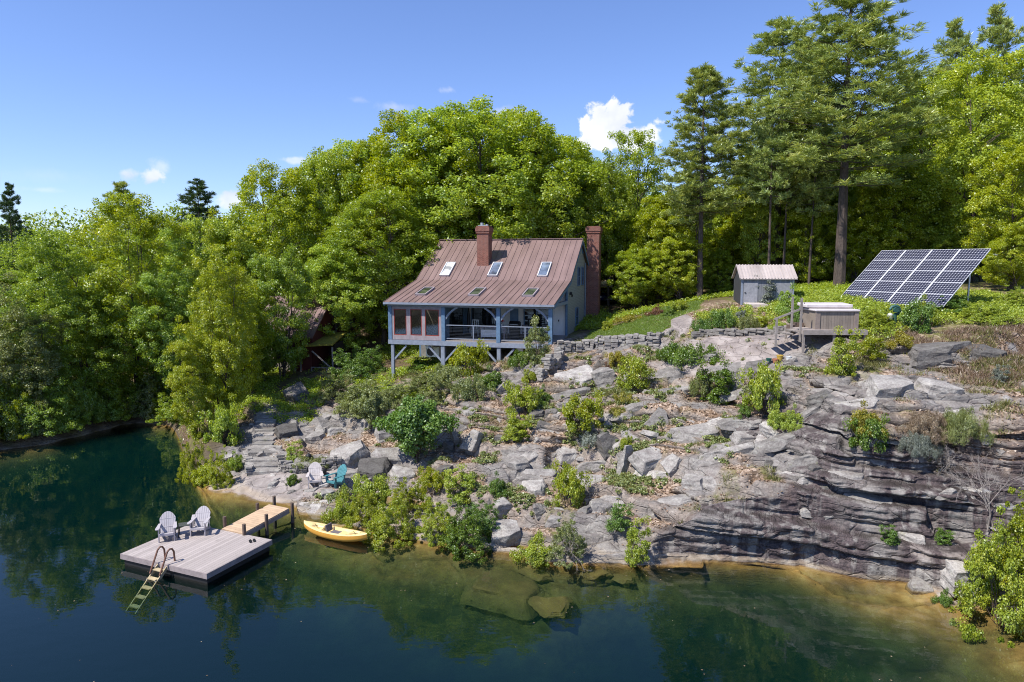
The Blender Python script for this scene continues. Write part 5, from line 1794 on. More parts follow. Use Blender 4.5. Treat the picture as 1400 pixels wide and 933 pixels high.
# ------------------------------------------------------------------ hot tub on its platform
TX, TY = 14.72, 33.0
TZ = 7.78
pl = empty('hot_tub_platform', (TX - .35, TY - .15, TZ), -.03)
tag(pl, 'low weathered wooden platform under the hot tub with steps at its left', 'platform')
m = MB(); m.span((-.3, -.08, -.06), (2.75, 2.5, .02)); m.build('decking', stripes_mat('platform_boards', (.33, .285, .26), 'Y', .14), pl)
m = MB(); m.span((-.3, -.12, -.22), (2.75, -.082, .0)); m.span((2.72, -.08, -.22), (2.76, 2.5, -.062)); m.build('rim_frame', M_wood_old, pl)
for x, y in ((-.25, 0), (1.2, 0), (2.66, 0), (-.25, 2.3), (2.66, 2.3)):
    w = Matrix.Rotation(-.03, 3, 'Z') @ Vector((x, y, 0)) + Vector(pl.location)
    l = MB(); l.span((x - .05, y - .05, gz(w.x, w.y) - TZ - .2), (x + .05, y + .05, -.062)); l.build('leg', M_wood_old, pl)
for k in range(4):
    m = MB(); m.span((-.62 - k * .33, .25, -.10 - k * .14), (-.32 - k * .33, 1.3, -.055 - k * .14)); m.build('step', M_wood_old, pl)
for k, (x, h) in enumerate(((-.34, 1.55), (-.34, 1.55), (-1.5, .95))):
    y = .2 if k != 1 else 1.35
    m = MB(); m.span((x - .045, y - .045, -.6 if k < 2 else -.85), (x + .045, y + .045, h if k < 2 else h - .35)); m.build('rail_post', M_wood_old, pl)
m = MB(); m.bar((-1.62, .2, .5), (-.34, .2, 1.02), .05, .09); m.build('hand_rail', M_wood_old, pl)
m = MB(); m.span((-.05, 1.4, .02), (.3, 1.9, .22)); m.span((-.4, 1.4, -.1), (-.06, 1.9, .1)); m.build('step_box', M_post, pl)
tub = empty('hot_tub', (TX, TY - .02, TZ + .022), -.03)
tag(tub, 'brown slatted hot tub under a folded pale cover', 'hot tub')
m = MB(); m.span((.04, .04, 0), (2.0, 2.0, .86)); m.build('cabinet', M_tub, tub)
m = MB(); m.span((.0, .0, .0), (.22, .06, .84)); M_tubc = worn('tub_corner', (.24, .19, .16), .7); m.build('corner_post', M_tubc, tub)
m = MB(); m.span((1.86, .0, .0), (2.06, .06, .84)); m.span((1.99, .06, 0), (2.05, .2, .84)); m.build('corner_post', M_tubc, tub)
m = MB(); m.span((-.04, -.05, .865), (2.1, 2.08, .965)); m.build('cover', M_cover, tub, bevel=.03)
m = MB(); m.box((.98, 1.4, 1.10), (2.3, 1.15, .16), Matrix.Rotation(.04, 3, 'X')); m.box((.98, .80, 1.085), (2.28, .06, .17)); m.build('cover_fold', M_cover, tub, bevel=.03)
m = MB(); m.bar((-.1, 1.9, .6), (-.1, 1.2, 1.22), .03, .03); m.bar((2.16, 1.9, .6), (2.16, 1.2, 1.22), .03, .03); m.build('cover_lifter', M_black, tub)
# pump stand
P = spot(1222, 447)
pp = empty('well_pump', (P.x, P.y, gz(P.x, P.y)))
tag(pp, 'dark green well pump beside the solar array with a grey canister', 'pump')
m = MB(); m.tube([(0, 0, -.2), (0, 0, .62)], .11, 12); m.lathe([(.2, .0), (.2, .05), (.11, .07)], n=14); m.build('stand', M_green, pp)
m = MB(); m.tube([(-.24, 0, .86), (-.16, 0, 1.0), (0, 0, 1.06), (.18, 0, 1.0), (.26, 0, .82), (.18, 0, .66), (0, 0, .62)], .075, 10); m.tube([(0, -.02, .86), (0, -.16, .86)], .13, 14); m.build('pump_head', M_green, pp, smooth=True)
m = MB(); m.tube([(-.27, -.06, .05), (-.27, -.06, .62)], .13, 14); m.lathe([(.13, .62), (.10, .68), (.02, .7)], (-.27, -.06, 0), 14); m.build('canister', M_white, pp)

# ------------------------------------------------------------------ hidden cottage at the left
CX, CY = [float(v) for v in at_depth(352, 500, 51)[:2]]
CZ = 3.0
ct_ = empty('cottage', (CX, CY, CZ), -.25)
tag(ct_, 'small red and grey cottage with a dull red metal roof hidden in the trees', 'cottage')
m = MB()
m.span((0, 0, -.6), (4.6, .12, 2.9)); m.span((0, 5.3, -.6), (4.6, 5.42, 2.9)); m.prism([(4.6, .002, -.6), (4.6, 5.4, -.6), (4.6, 5.4, 2.9), (4.6, 2.7, 5.3), (4.6, .002, 2.9)], (-.12, 0, 0)); m.prism([(0, .002, -.6), (0, 5.4, -.6), (0, 5.4, 2.9), (0, 2.7, 5.3), (0, .002, 2.9)], (.12, 0, 0))
m.build('wall', M_redwall, ct_)
m = MB()
for s_ in (0, 1):
    y0 = -.5 if s_ == 0 else 5.9
    m.prism([(-.4, y0, 2.55), (-.4, 2.7, 5.36), (-.4, 2.7, 5.44), (-.4, y0, 2.63)], (5.4, 0, 0))
    for i in range(15):
        x = -.38 + 5.36 * i / 14
        m.bar((x, y0, 2.65), (x, 2.7, 5.46), .04, .05)
m.build('roof', M_roof_old, ct_)
window(ct_, (.9, -.02, 1.7), .9, 1.2, 'y', M_plaster, None, 0, .1, transom=1)
m = MB()
for k in range(12): m.span((1.4 + k * .16, -.08, -.5), (1.54 + k * .16, -.03, 1.1))
m.build('skirting_boards', M_wood_old, ct_)
m = MB(); m.span((4.62, -.3, -.7), (7.2, 2.2, -.55)); 
pc = m.build('landing', M_wood_old, ct_)
rl = MB()
for x in (4.7, 5.95, 7.15): rl.span((x - .04, -.28, -.55), (x + .04, -.2, .42))
rl.bar((4.7, -.24, .4), (7.15, -.24, .4), .06, .06); rl.bar((4.7, -.24, -.1), (7.15, -.24, -.1), .04, .04); rl.bar((4.75, -.2, 1.6), (6.2, -.2, .45), .06, .09)
rl.build('railing', M_wood_old, ct_)
P = at_depth(446, 520, 50)
lt = empty('lean_to', (P[0] - 1.8, P[1], gz(P[0], P[1]) - .1), -.1)
tag(lt, 'dark open lean-to shelter with a roof edge painted sunlit yellow green', 'shelter')
m = MB(); m.prism([(-.1, -.4, 1.75), (-.1, 2.6, 2.35), (-.1, 2.6, 2.45), (-.1, -.4, 1.87)], (2.7, 0, .18)); m.build('roof', worn('painted_sunlit_roof', (.24, .21, .03), .9, 0, .5, 6), lt)  # yellow sunlight on the edge is put into the whole roof's colour
m = MB(); m.span((0, 2.4, 0), (2.5, 2.5, 2.2)); m.span((0, .3, 0), (.08, 2.4, 2.0)); m.span((2.42, .3, 0), (2.5, 2.4, 2.0)); m.build('wall', worn('tarred_boards', (.02, .017, .015), .9), lt)
for x in (.02, 2.46):
    l = MB(); l.span((x - .05, -.2, -.2), (x + .05, -.1, 1.78)); l.build('post', M_wood_old, lt)

# ------------------------------------------------------------------ parked car behind the house
P = at_depth(827, 440, 61)
car = empty('parked_car', (P[0] + .1, P[1] + 2.2, gz(P[0], P[1] + 1)), .12)
tag(car, 'dark blue car parked in the trees behind the end chimney', 'car')
m = MB()
prof = [(-2.1, .35), (-2.15, .7), (-2.0, .88), (-1.1, 1.0), (-.45, 1.48), (1.1, 1.52), (1.95, 1.02), (2.1, .9), (2.1, .35)]
m.prism([(-.86, y, z) for y, z in prof], (1.72, 0, 0)); m.build('body', M_carp, car, bevel=.06)
m = MB(); m.prism([(-.72, -1.08, 1.03), (.72, -1.08, 1.03), (.66, -.5, 1.46), (-.66, -.5, 1.46)], (0, -.03, .012)); m.build('windscreen', M_pane, car)
for s_ in (-1, 1):
    m = MB(); m.prism([(s_ * .865, -.95, 1.03), (s_ * .865, 1.6, 1.03), (s_ * .865, 1.0, 1.42), (s_ * .865, -.42, 1.40)], (s_ * .01, 0, 0)); m.build('side_window', M_pane, car)
    m = MB(); m.span((s_ * .78 - .16, -2.17, .66), (s_ * .78 + .06, -2.1, .8)); m.build('headlight', M_alu, car)
    for y in (-1.3, 1.3):
        m = MB(); m.tube([(s_ * .66, y, .33), (s_ * .88, y, .33)], .33, 18); w_ = m.build('wheel', M_tyre, car)
        m = MB(); m.tube([(s_ * .86, y, .33), (s_ * .89, y, .33)], .19, 14); m.build('rim', M_alu, w_)
m = MB(); m.span((-.5, -2.19, .42), (.5, -2.12, .62)); m.build('grille', M_black, car)
m = MB(); m.span((-.24, -2.2, .5), (.24, -2.195, .6)); m.build('number_plate', M_white, car)
# ------------------------------------------------------------------ loose rocks
def rock_mesh(seed, flat=.5, sharp=.8):
    g = np.random.default_rng(seed)
    bm = bmesh.new()
    # a split block: a box with its corners knocked about, then cut by a few planes
    for sx in (-1, 1):
        for sy in (-1, 1):
            for sz in (-1, 1):
                v = np.array([sx * .5, sy * .36, sz * .5 * flat]) * g.uniform(.72, 1.1, 3)
                if sz > 0: v[:2] *= g.uniform(.7, 1.0)
                bm.verts.new(v)
    for _ in range(5):
        v = rand_unit(1, g)[0] * np.array([.56, .42, .5 * flat]) * g.uniform(.8, 1.05)
        bm.verts.new(v)
    r = bmesh.ops.convex_hull(bm, input=bm.verts)
    bmesh.ops.delete(bm, geom=[e for e in r['geom_interior'] if isinstance(e, bmesh.types.BMVert)], context='VERTS')
    for _ in range(3):
        n = rand_unit(1, g)[0]
        n[2] = abs(n[2]) * .5
        co = np.array([n[0] * .5, n[1] * .36, n[2] * .5 * flat]) * .82
        res = bmesh.ops.bisect_plane(bm, geom=bm.verts[:] + bm.edges[:] + bm.faces[:], plane_co=co, plane_no=n, clear_outer=True)
        es = [e for e in res['geom_cut'] if isinstance(e, bmesh.types.BMEdge)]
        if es:
            try: bmesh.ops.contextual_create(bm, geom=es)
            except Exception: pass
    bmesh.ops.bevel(bm, geom=bm.edges[:], offset=.018, segments=1, affect='EDGES', clamp_overlap=True)
    bmesh.ops.triangulate(bm, faces=bm.faces)
    for _ in range(3):
        bmesh.ops.subdivide_edges(bm, edges=[e for e in bm.edges if e.calc_length() > .09], cuts=1, use_grid_fill=False)
        bmesh.ops.triangulate(bm, faces=bm.faces)
    co = np.array([v.co[:] for v in bm.verts])
    d = fbm(co[:, 0] * 4 + seed, co[:, 1] * 4, co[:, 2] * 9, 3, seed) - .5
    step = (np.floor((co[:, 2] + .04 * co[:, 0]) / .11) * .37) % 1 - .5
    for v, k, s_ in zip(bm.verts, d, step):
        v.co += Vector(v.co).normalized() * float(k * .10 + s_ * .022)
    bmesh.ops.recalc_face_normals(bm, faces=bm.faces)
    me = bpy.data.meshes.new('rock')
    bm.to_mesh(me); bm.free()
    return me


def rock_mat(name, tone=1.0, warm=0.0, dark=0.0):
    t = NT(name)
    P = t.pos()
    rd = t.n('ShaderNodeObjectInfo').outputs['Random']
    n1 = t.noise(t.scale(P, (1, 1, 2.2)), 2.2, 6, .62)
    n2 = t.noise(P, 15, 5, .65)
    gr = t.noise(t.scale(P, (.8, .8, 6)), 2.6, 6, .6, 1.0)
    c = t.ramp(t.math('ADD', t.math('MULTIPLY', n1, .55), t.math('MULTIPLY', n2, .45)), [(.28, (.070, .062, .056)), (.45, (.205, .188, .172)), (.60, (.335, .315, .285)), (.76, (.53, .505, .46))])
    c = t.mix(t.rng(gr, .5, .68, 0, .5), c, (.20 + warm * .1, .165, .155))
    c = t.mix(t.rng(t.noise(P, 3.4, 6, .7), .58, .68, 0, .45), c, (.42, .42, .37))
    c = t.mix(t.rng(t.noise(P, 2.1, 5, .7), .60, .70, 0, .5), c, (.12, .125, .04))
    c = t.n('ShaderNodeHueSaturation', Value=t.rng(rd, 0, 1, .72 * tone, 1.18 * tone), Color=c).outputs[0]
    z = t.n('ShaderNodeSeparateXYZ', Vector=P).outputs['Z']
    c = t.mix(t.rng(z, .03, -.06, 0, .92), c, t.mix(n1, (.10, .06, .014), (.30, .185, .045)))
    return t.bsdf(c, .88, 0, t.bump(t.math('ADD', t.math('MULTIPLY', n1, .6), t.math('MULTIPLY', n2, .35)), .75, .07), .25)


M_rock = rock_mat('loose_grey_rock', 1.0)
M_rock_dark = rock_mat('loose_dark_rock', .5)
M_rock_pale = rock_mat('loose_pale_rock', 1.22)
RKS = None
RK = [rock_mesh(100 + i, f) for i, f in enumerate((.34, .42, .5, .62, .75, .3, .9, .38))]


def rock(px, py, wpx, label, shape=None, mat=None, yaw=None, tilt=None, asp=1.0, zs=1.0, sink=.18, group=None, name='boulder', P=None):
    P = spot(px, py) if P is None else P
    dist = math.hypot(P.y, EYE - P.z)
    w = wpx / FPX * dist
    e = link_mesh(name, RK[rnd.randrange(len(RK)) if shape is None else shape], None)
    if len(e.data.materials) == 0: e.data.materials.append(M_rock)
    e.material_slots[0].link = 'OBJECT'
    e.material_slots[0].material = mat or M_rock
    nrm = gnormal(P.x, P.y)
    if nrm.z < .5: nrm = Vector((0, -.5, .85)).normalized()
    q = Vector((0, 0, 1)).rotation_difference((nrm * .6 + Vector((0, 0, .4))).normalized())
    m = q.to_matrix().to_4x4() @ Matrix.Rotation(rnd.uniform(0, 6.28) if yaw is None else yaw, 4, 'Z')
    if tilt: m = m @ Matrix.Rotation(tilt, 4, 'Y')
    e.rotation_euler = m.to_euler()
    e.scale = (w, w * asp, w * zs)
    e.location = P + Vector((0, w * .2, w * (.16 * zs - sink + .04)))
    tag(e, label, 'rock', group)
    return e


for a in [
    (477, 634, 78, 'large pale tilted slab behind the shore chairs', 3, M_rock_pale, .35, -.3, 1.0, .8),
    (505, 650, 62, 'dark flat topped block right of the teal chair', 2, M_rock_dark, -.1, .1, 1.0, .9),
    (541, 634, 60, 'long slab under the young maple', 0, M_rock, .5, -.2),
    (573, 618, 52, 'dark slab lying right of the young maple trunk', 5, M_rock_dark, .5, -.25),
    (613, 614, 28, 'dark broken block in the gully right of the maple', 4, M_rock_dark),
    (610, 650, 34, 'dark stack like block low in the gully', 3, M_rock_dark),
    (628, 594, 34, 'square slab standing above the gully', 6, M_rock_pale, .3),
    (648, 606, 40, 'leaning tall slab beside the gully', 4, M_rock, 1.0, .6),
    (636, 530, 28, 'dark cube of rock under the bright bush below the porch', 4, M_rock_dark),
    (684, 540, 24, 'narrow upright stone beside the porch bushes', 6, M_rock, .2, .3, .7, 1.3),
    (640, 568, 32, 'flat stone among leaf litter below the porch', 0, M_rock),
    (747, 532, 120, 'broad sloping pale slab in front of the porch end', 0, M_rock_pale, .25, -.18, .9, .55, .2),
    (790, 523, 70, 'pale slab right of the broad sloping one', 5, M_rock_pale, .3, -.15),
    (824, 520, 44, 'grey block above the feathery green bush', 3, M_rock),
    (733, 627, 42, 'pointed slab in the middle of the litter slope', 0, M_rock, .6, -.3),
    (709, 645, 44, 'pale broken slab low on the litter slope', 3, M_rock_pale),
    (727, 677, 48, 'big pale angular rock above the waterside bushes', 2, M_rock_pale),
    (690, 696, 36, 'pale rock on the right of the waterside bushes', 4, M_rock_pale, .4),
    (739, 702, 30, 'small angular rock left of the round yellow bush', 6, M_rock),
    (764, 712, 40, 'long rock pointing down to the water', 5, M_rock_pale, 1.2),
    (692, 742, 58, 'rounded grey boulder standing at the water edge', 3, M_rock, .2, 0, 1.0, 1.1),
    (786, 624, 48, 'pale slab at the top of the litter slope', 0, M_rock_pale, .3),
    (835, 616, 44, 'pyramid shaped boulder in the middle of the ledges', 6, M_rock_dark, .4, 0, 1, 1.1),
    (859, 640, 34, 'upright pillar stone beside the pyramid boulder', 6, M_rock, .5, .1, .55, 1.7),
    (898, 632, 58, 'broad leaning slab right of the pillar stone', 0, M_rock_pale, .4, .3, 1.0, 1.0),
    (977, 664, 40, 'pointed pale slab on the brink of the dark wall', 5, M_rock_pale, .2),
    (952, 668, 46, 'blunt block left of the pointed pale slab', 3, M_rock),
    (1096, 653, 60, 'thin overhanging shelf stone above the dark wall', 5, M_rock_pale, .05, 0, .8, .7),
    (860, 520, 40, 'grey slab behind the feathery green bush', 0, M_rock),
    (1081, 498, 22, 'small square stone under the white bucket', 4, M_rock_pale),
    (1040, 503, 40, 'dark slab in front of the pots', 5, M_rock_dark),
    (920, 520, 60, 'dark edged ledge stone below the low green hedge', 0, M_rock, .1),
    (800, 740, 46, 'grey slab slanting into the water', 5, M_rock, 1.0),
    (820, 700, 48, 'stepped grey block above the thin shoreline shrub', 2, M_rock),
    (430, 708, 66, 'smooth pale rock beside the kayak', 5, M_rock_pale, .1, 0, 1, .9),
    (462, 706, 26, 'small dark stone at the bow of the kayak', 4, M_rock_dark),
    (440, 590, 44, 'pale lump of ledge behind the grassy terrace', 3, M_rock_pale),
    (405, 545, 44, 'shaded boulder beside the lean-to', 3, M_rock_dark),
    (350, 640, 50, 'low grey slab beside the stone steps', 5, M_rock),
    (1300, 490, 120, 'massive dark boulder on the right terrace', 3, M_rock_dark, .05, 0, .7, .55, .14),
    (1345, 492, 60, 'second dark boulder at the right end of the terrace', 2, M_rock_dark, .3),
    (1225, 538, 80, 'square pale block at the edge of the right terrace', 3, M_rock, .1, 0, .8, .8),
    (1285, 537, 70, 'grey block split from the square pale one', 2, M_rock, .1, 0, .8, .8),
    (1250, 735, 60, 'pale flat stone on the low shelf near the right shore', 5, M_rock_pale),
    (1320, 790, 60, 'grey block half in the water at the right shore', 3, M_rock_pale),
    (1262, 806, 44, 'angular block at the foot of the cliff', 2, M_rock_pale),
    (1010, 540, 56, 'long ledge stone between the two yellow bushes', 5, M_rock, .1, 0, .7, .7),
    (1165, 655, 60, 'shelf stone jutting from the middle of the cliff', 5, M_rock_pale, .0, 0, .7, .7),
    (1220, 640, 56, 'pale shelf stone high on the cliff', 5, M_rock_pale, .0, 0, .7, .7),
    (1040, 602, 64, 'long grey ledge block below the yellow bushes', 0, M_rock, .05, 0, .6, .7),
    (940, 590, 80, 'dark lipped ledge block in the middle of the slope', 0, M_rock, .12, -.1, .6, .7),
]:
    px, py, w, lab = a[:4]
    kw = dict(zip(('shape', 'mat', 'yaw', 'tilt', 'asp', 'zs', 'sink'), a[4:]))
    rock(px, py, w, lab, **kw)
# long ledge stones lying with the bedding
for i, (px, py, w) in enumerate([(780, 545, 90), (850, 575, 80), (905, 560, 110), (960, 600, 120), (1000, 625, 110), (880, 600, 90), (830, 640, 100), (900, 655, 90), (1030, 580, 100), (1075, 610, 110), (930, 535, 80), (1000, 512, 90), (760, 600, 80), (800, 665, 90), (1100, 575, 90), (700, 620, 70), (860, 690, 90), (930, 690, 80), (1120, 630, 100), (1180, 560, 90), (1060, 540, 70), (740, 655, 70), (1290, 575, 110), (1350, 610, 90), (1240, 600, 90), (1330, 680, 100), (1140, 700, 90), (1200, 690, 100), (1080, 690, 80)]):
    rock(px, py, w * .8, 'long flat ledge stone lying level with the bedding of the cliff', 5 if i % 2 else 7, [M_rock, M_rock_pale, M_rock][i % 3], rnd.uniform(-.15, .2), rnd.uniform(-.06, .03), rnd.uniform(.5, .75), rnd.uniform(.45, .65), .12, 'long ledge stones', 'ledge_stone')
# the litter of smaller broken slabs over the slope
zones = [((470, 860), (560, 730), 64, 'small broken slab lying on the leafy slope', 'small broken slabs on the leafy slope'),
         ((700, 1090), (500, 640), 42, 'loose stone lying among the upper ledges', 'loose stones among the upper ledges'),
         ((285, 470), (540, 690), 46, 'loose stone on the shore ledge by the steps', 'loose stones near the stone steps'),
         ((1090, 1390), (500, 780), 22, 'loose stone on a shelf of the cliff', 'loose stones on the cliff shelves')]
for (xa, xb), (ya, yb), n, lab, grp in zones:
    k = 0; tries = 0
    while k < n and tries < n * 6:
        tries += 1
        px, py = rnd.uniform(xa, xb), rnd.uniform(ya, yb)
        P = spot(px, py)
        if P.z < .22 or gnormal(P.x, P.y).z < .45 or P.y > 43: continue
        if 1040 < px < 1180 and 440 < py < 500: continue
        rock(px, py, rnd.choice([10, 13, 16, 20, 25, 32, 40]) * rnd.uniform(.8, 1.2), lab, None, rnd.choice([M_rock, M_rock, M_rock_pale, M_rock_dark]), rnd.uniform(-.6, .8) if rnd.random() < .6 else None, rnd.uniform(-.3, .3), rnd.uniform(.8, 1.2), rnd.uniform(.55, 1.0), .2, grp, 'stone', P)
        k += 1
# drowned boulders
def silted(src, seed):
    me = src.copy()
    co = np.empty(len(me.vertices) * 3, np.float32)
    me.vertices.foreach_get('co', co); co = co.reshape(-1, 3)
    n = (fbm(co[:, 0] * 3 + seed, co[:, 1] * 3, co[:, 2] * 3, 4, seed) - .5)[:, None]
    co = co * (1 + .5 * n) + np.array([.0, .0, .05]) * n
    me.vertices.foreach_set('co', co.astype(np.float32).ravel())
    me.update()
    return me
RKD = [silted(RK[0], 4), silted(RK[5], 8), silted(RK[3], 2)]
for px, py, w, lab in [(705, 800, 118, 'large brown boulder lying just under the water'), (752, 822, 56, 'flat drowned slab beside the large brown boulder'), (735, 778, 44, 'drowned orange slab near the waterside bushes'), (815, 778, 60, 'drowned orange slab at the foot of the slanting rocks'), (850, 784, 36, 'small drowned slab left of the dark wall')]:
    p = Vector(at_height(px, py, -.45 if w > 100 else -.3))
    d = p.y
    o = link_mesh('boulder', RKD[0 if w > 100 else rnd.choice([1, 2])], None)
    if len(o.data.materials) == 0: o.data.materials.append(M_rock)
    o.material_slots[0].link = 'OBJECT'; o.material_slots[0].material = M_rock
    ww = w / FPX * math.hypot(d, EYE)
    o.location = p + Vector((0, 0, -.10 - ww * .05)); o.scale = (ww, ww * 1.25, ww * .45); o.rotation_euler = (0, rnd.uniform(-.1, .1), rnd.uniform(-.4, .4))
    tag(o, lab, 'rock', 'drowned boulders along the shore')

# ------------------------------------------------------------------ dry stone walls and steps
def dry_wall(name, pts, h, th, label, seed, s0=.22, mat=None, cap=False):
    g = np.random.default_rng(seed)
    mb = MB()
    P = [Vector((x, y, 0)) for x, y in pts]
    for a, b in zip(P[:-1], P[1:]):
        L = (b - a).length
        u = (b - a) / L
        nr = Vector((-u.y, u.x, 0))
        s = 0.0
        while s < L:
            c = a + u * s
            z0 = gz(c.x, c.y) - .12
            w = s0 * g.uniform(.8, 2.0)
            z = z0
            top = gz(c.x, c.y) + h * g.uniform(.86, 1.06)
            while z < top:
                hh = s0 * g.uniform(.38, .75)
                ww = w * g.uniform(.85, 1.15)
                m = Matrix.Rotation(math.atan2(u.y, u.x) + g.normal() * .12, 3, 'Z') @ Matrix.Rotation(g.normal() * .06, 3, 'X') @ Matrix.Rotation(g.normal() * .06, 3, 'Y')
                mb.box(c + u * ww * .5 + nr * g.normal() * .05 + Vector((0, 0, z + hh / 2)), (ww * .97, th * g.uniform(.75, 1.15), hh * .95), m)
                z += hh
            s += w
    o = mb.build(name, mat or M_rock, None, bevel=.018)
    tag(o, label, 'wall')
    return o


def px_line(pts):
    return [tuple(spot(x, y)[:2]) for x, y in pts]


dry_wall('stone_wall', px_line([(762, 481), (800, 477), (850, 474), (898, 472)]), .55, .5, 'low grey dry stone wall in front of the lawn', 1, .26, M_rock_pale)
dry_wall('stone_wall', px_line([(765, 489), (762, 500), (752, 512), (738, 522)]), .5, .5, 'tumbled stone wall stepping down below the porch end', 2, .28)
dry_wall('stone_wall', px_line([(815, 465), (860, 464), (897, 463), (915, 455)]), .22, .3, 'low stone edging along the near side of the lawn', 3, .22, M_rock_pale)
dry_wall('stone_wall', px_line([(945, 462), (965, 458), (1000, 459), (1050, 458), (1085, 457)]), .32, .35, 'stone edging below the flower garden', 4, .24)
dry_wall('stone_wall', px_line([(384, 632), (388, 642), (408, 646), (440, 643), (462, 638)]), .42, .4, 'low curved stone wall holding the grassy terrace', 5, .2, M_rock)
dry_wall('stone_wall', px_line([(340, 628), (342, 650)]), .35, .35, 'short stone kerb left of the lower steps', 6, .2)
dry_wall('stone_wall', px_line([(920, 498), (950, 494), (975, 492)]), .2, .5, 'flat stacked stones right of the low green hedge', 7, .3, M_rock_pale)
st = empty('stone_steps', (0, 0, 0))
A, B = spot(362, 645), spot(364, 566)
st.location = A
tag(st, 'shaded flight of rough stone steps climbing the left bank', 'steps')
for k in range(13):
    t = k / 12
    c = A.lerp(B, t)
    z = gz(c.x, c.y)
    wid = 1.75 if k < 5 else 1.15
    m = MB()
    m.prism([(-wid / 2 * rnd.uniform(.9, 1.1), -.34, 0), (wid / 2 * rnd.uniform(.9, 1.1), -.30, 0), (wid / 2 * rnd.uniform(.88, 1.05), .3, .01), (-wid / 2 * rnd.uniform(.88, 1.05), .34, .01)], (0, 0, -.34))
    o = m.build('step', M_rock, st, bevel=.03)
    o.location = Vector((c.x + rnd.uniform(-.06, .06), c.y, max(z, A.z + (B.z - A.z) * t) + .12)) - A
    o.rotation_euler = (rnd.uniform(-.03, .03), rnd.uniform(-.03, .03), rnd.uniform(-.1, .1))

# ------------------------------------------------------------------ shrubs
def shrub(px, py, wpx, hpx, mesh, mat, label, group=None, name='shrub', cat='shrub'):
    P = spot(px, py)
    d = math.hypot(P.y, EYE - P.z)
    st_, fo = mesh
    e = empty(name, (P.x, P.y, gz(P.x, P.y) - .04), rnd.uniform(0, 6.28))
    a = link_mesh('stem', st_, None, e); b = link_mesh('foliage', fo, None, e)
    for o, m in ((a, M_stem), (b, mat)):
        if len(o.data.materials) == 0: o.data.materials.append(m)
        o.material_slots[0].link = 'OBJECT'; o.material_slots[0].material = m
    key = fo.name
    if key not in _dims:
        co = np.empty(len(fo.vertices) * 3, np.float32)
        fo.vertices.foreach_get('co', co); co = co.reshape(-1, 3)
        _dims[key] = (np.percentile(co[:, 2], 99), 2 * np.percentile(np.hypot(co[:, 0], co[:, 1]), 96))
    h, w = _dims[key]
    e.scale = (wpx / FPX * d / w, wpx / FPX * d / w, hpx / FPX * d / h)
    tag(e, label, cat, group)
    return e


